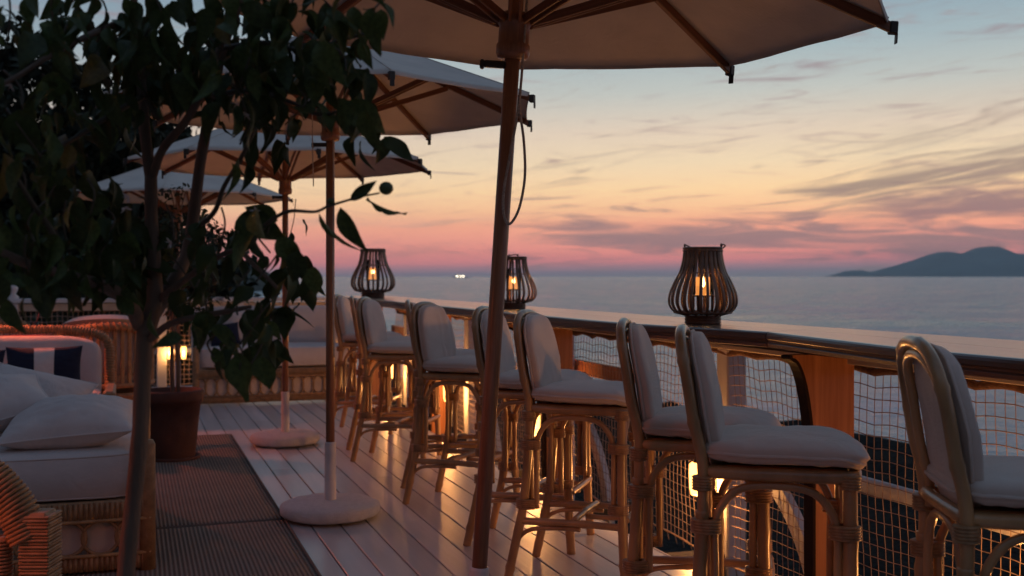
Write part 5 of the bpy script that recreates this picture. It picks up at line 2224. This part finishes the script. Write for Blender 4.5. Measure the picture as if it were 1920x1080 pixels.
for dy, nm in ((.28, 0), (-.34, 1)):
    pth = [Vector((-.30, dy, .93)), Vector((-.10, dy, .90)), Vector((.10, dy, .845)), Vector((.235, dy, .775)), Vector((.305, dy, .70)), Vector((.345, dy, .62))]
    mb = MB()
    mb.tube(spline(pth, 6), .046, 12)
    wrap(mb, pth, .050)
    mb.build('arm', m_wick, ac)
    mb = MB()
    mb.box((.375, dy, .345), (.07, .085, .69), .01)
    for q in range(80):
        z = .008 + q * .0085
        mb.box((.375, dy, z), (.080 + .005 * (q % 2), .096 - .005 * (q % 2), .0074), .003)
    mb.build('post', m_wick, ac)
    mb = MB()
    mb.tube([Vector((.27, dy, .02)), Vector((.275, dy, .62))], .018, 8)
    wrap(mb, [Vector((.27, dy, .02)), Vector((.272, dy, .3)), Vector((.275, dy, .62))], .022, .0045, .0095)
    mb.build('upright', m_wick, ac)
    mb = MB()
    pth = [Vector((-.30, dy, .66)), Vector((-.05, dy, .655)), Vector((.12, dy, .60)), Vector((.20, dy, .50)), Vector((.18, dy, .40)), Vector((.05, dy, .36))]
    mb.tube(spline(pth, 6), .024, 8)
    wrap(mb, pth, .028, .0045, .0095)
    mb.build('scroll', m_wick, ac)
slab_cushion('seat_cushion', .33, .25, .07, (.02, -.03, .44), ac, m_cushion, 12)
mb = MB()
mb.box((0, -.03, .20), (.64, .56, .34), .02)
mb.build('base', m_wick, ac)
mb = MB()
mb.box((-.34, -.03, .60), (.06, .62, .60), .03)
mb.build('back', m_wick, ac)


# ------------------------------------------------------------------ infrared heaters just left of the frame (their red light is in the photo)
def heater(loc, aim, watt, lab):
    r_ = empty('patio_heater', (loc[0], loc[1], 0), aim, lab, 'heater', 'patio heaters')
    h = loc[2]
    mb_ = MB()
    mb_.tube([(0, 0, .03), (0, 0, h + .05)], .022, 12)
    mb_.build('pole', m_dkmetal, r_)
    mb_ = MB()
    mb_.lathe([(0, 0), (.22, 0), (.22, .02), (.06, .05), (0, .05)], 30)
    mb_.build('base', m_dkmetal, r_)
    mb_ = MB()
    for k in range(9):
        a = R(-10 + 200 * k / 8)
    mb_.box((.04, 0, h + .09), (.14, .62, .02), .006)
    mb_.box((-.04, 0, h + .03), (.02, .62, .12), .006)
    mb_.build('reflector', m_dkmetal, r_)
    mb_ = MB()
    mb_.tube([(.04, -.28, h + .04), (.04, .28, h + .04)], .009, 10)
    mb_.build('element', m_heat, r_)
    L_ = bpy.data.lights.new('heater_light', 'SPOT')
    L_.energy = watt
    L_.color = (1.0, .17, .05)
    L_.shadow_soft_size = .06
    L_.spot_size = R(95)
    L_.spot_blend = .6
    lo = bpy.data.objects.new('heater_light', L_)
    COL.objects.link(lo)
    lo.parent = r_
    lo.location = (.09, 0, h + .02)
    lo.rotation_euler = (0, R(-42), 0)
    return r_


heater((-4.32, 9.0, 1.62), R(-25), HEATER_W * 2.8, 'black patio heater left of the rounded sofa')
heater((-2.35, 2.35, 1.45), R(35), HEATER_W * 1.0, 'black patio heater left of the cane-wrapped armchair')

# ------------------------------------------------------------------ unseen building, added to darken the terrace from its land side (left of and behind the camera)
m_plaster = mat('ochre_plaster', (.42, .30, .22), .9, .12, 2.5, bump=.3, bscale=30)
m_dkglass = mat('dark_window', (.015, .018, .02), .08, .1, 2)
hb = empty('added_building', st(0, 0), TH, 'unseen ochre plastered building added along the land side to darken the terrace', 'building')
mb = MB()
mb.box((-5.2, 4.5, 1.6), (.4, 17.0, 7.2))
mb.box((-1.0, -3.9, 1.6), (8.2, .4, 7.2))
mb.build('wall', m_plaster, hb)
wf = None
for k in range(5):
    yy = -1.6 + 3.1 * k
    q = MB()
    q.box((0, 0, 1.2), (.10, 1.5, 2.4), .01)
    o = q.build('window', m_white, hb)
    o.location = (-4.98, yy, 0)
    for dy in (-.36, .36):
        g = MB()
        g.box((.052, dy, 1.25), (.012, .62, 2.1))
        g.build('pane', m_dkglass, o)

# ------------------------------------------------------------------ ship far out
sh = empty('ship', (px(863, 518, 3200).x, 3200, SEA_Z), 0, 'far ship with two bright lights on the horizon', 'ship')
mb = MB()
mb.add([(-22, -4, 0), (22, -4, 0), (26, 0, 4), (22, 4, 0), (-22, 4, 0), (-24, -4, 4), (22, -4, 4), (22, 4, 4), (-24, 4, 4)],
       [(0, 1, 6, 5), (1, 2, 6), (3, 2, 7), (3, 4, 8, 7), (4, 0, 5, 8), (5, 6, 2, 7, 8), (0, 4, 3, 2, 1)], False)
mb.build('hull', m_white, sh)
mb = MB()
mb.box((-6, 0, 6), (20, 6, 4))
mb.box((-8, 0, 9), (10, 5, 2))
mb.build('superstructure', m_white, sh)
for x_ in (-9, 1, 9):
    mb = MB()
    mb.superq(1.5, 1.5, 1.5 if x_ != 1 else .9, 1, 1, None, 10, 8)
    o = mb.build('deck_light', emit_mat('ship_light', (1, .85, .6), 9.0), sh)
    o.location = (x_, -5.5, 5.5)
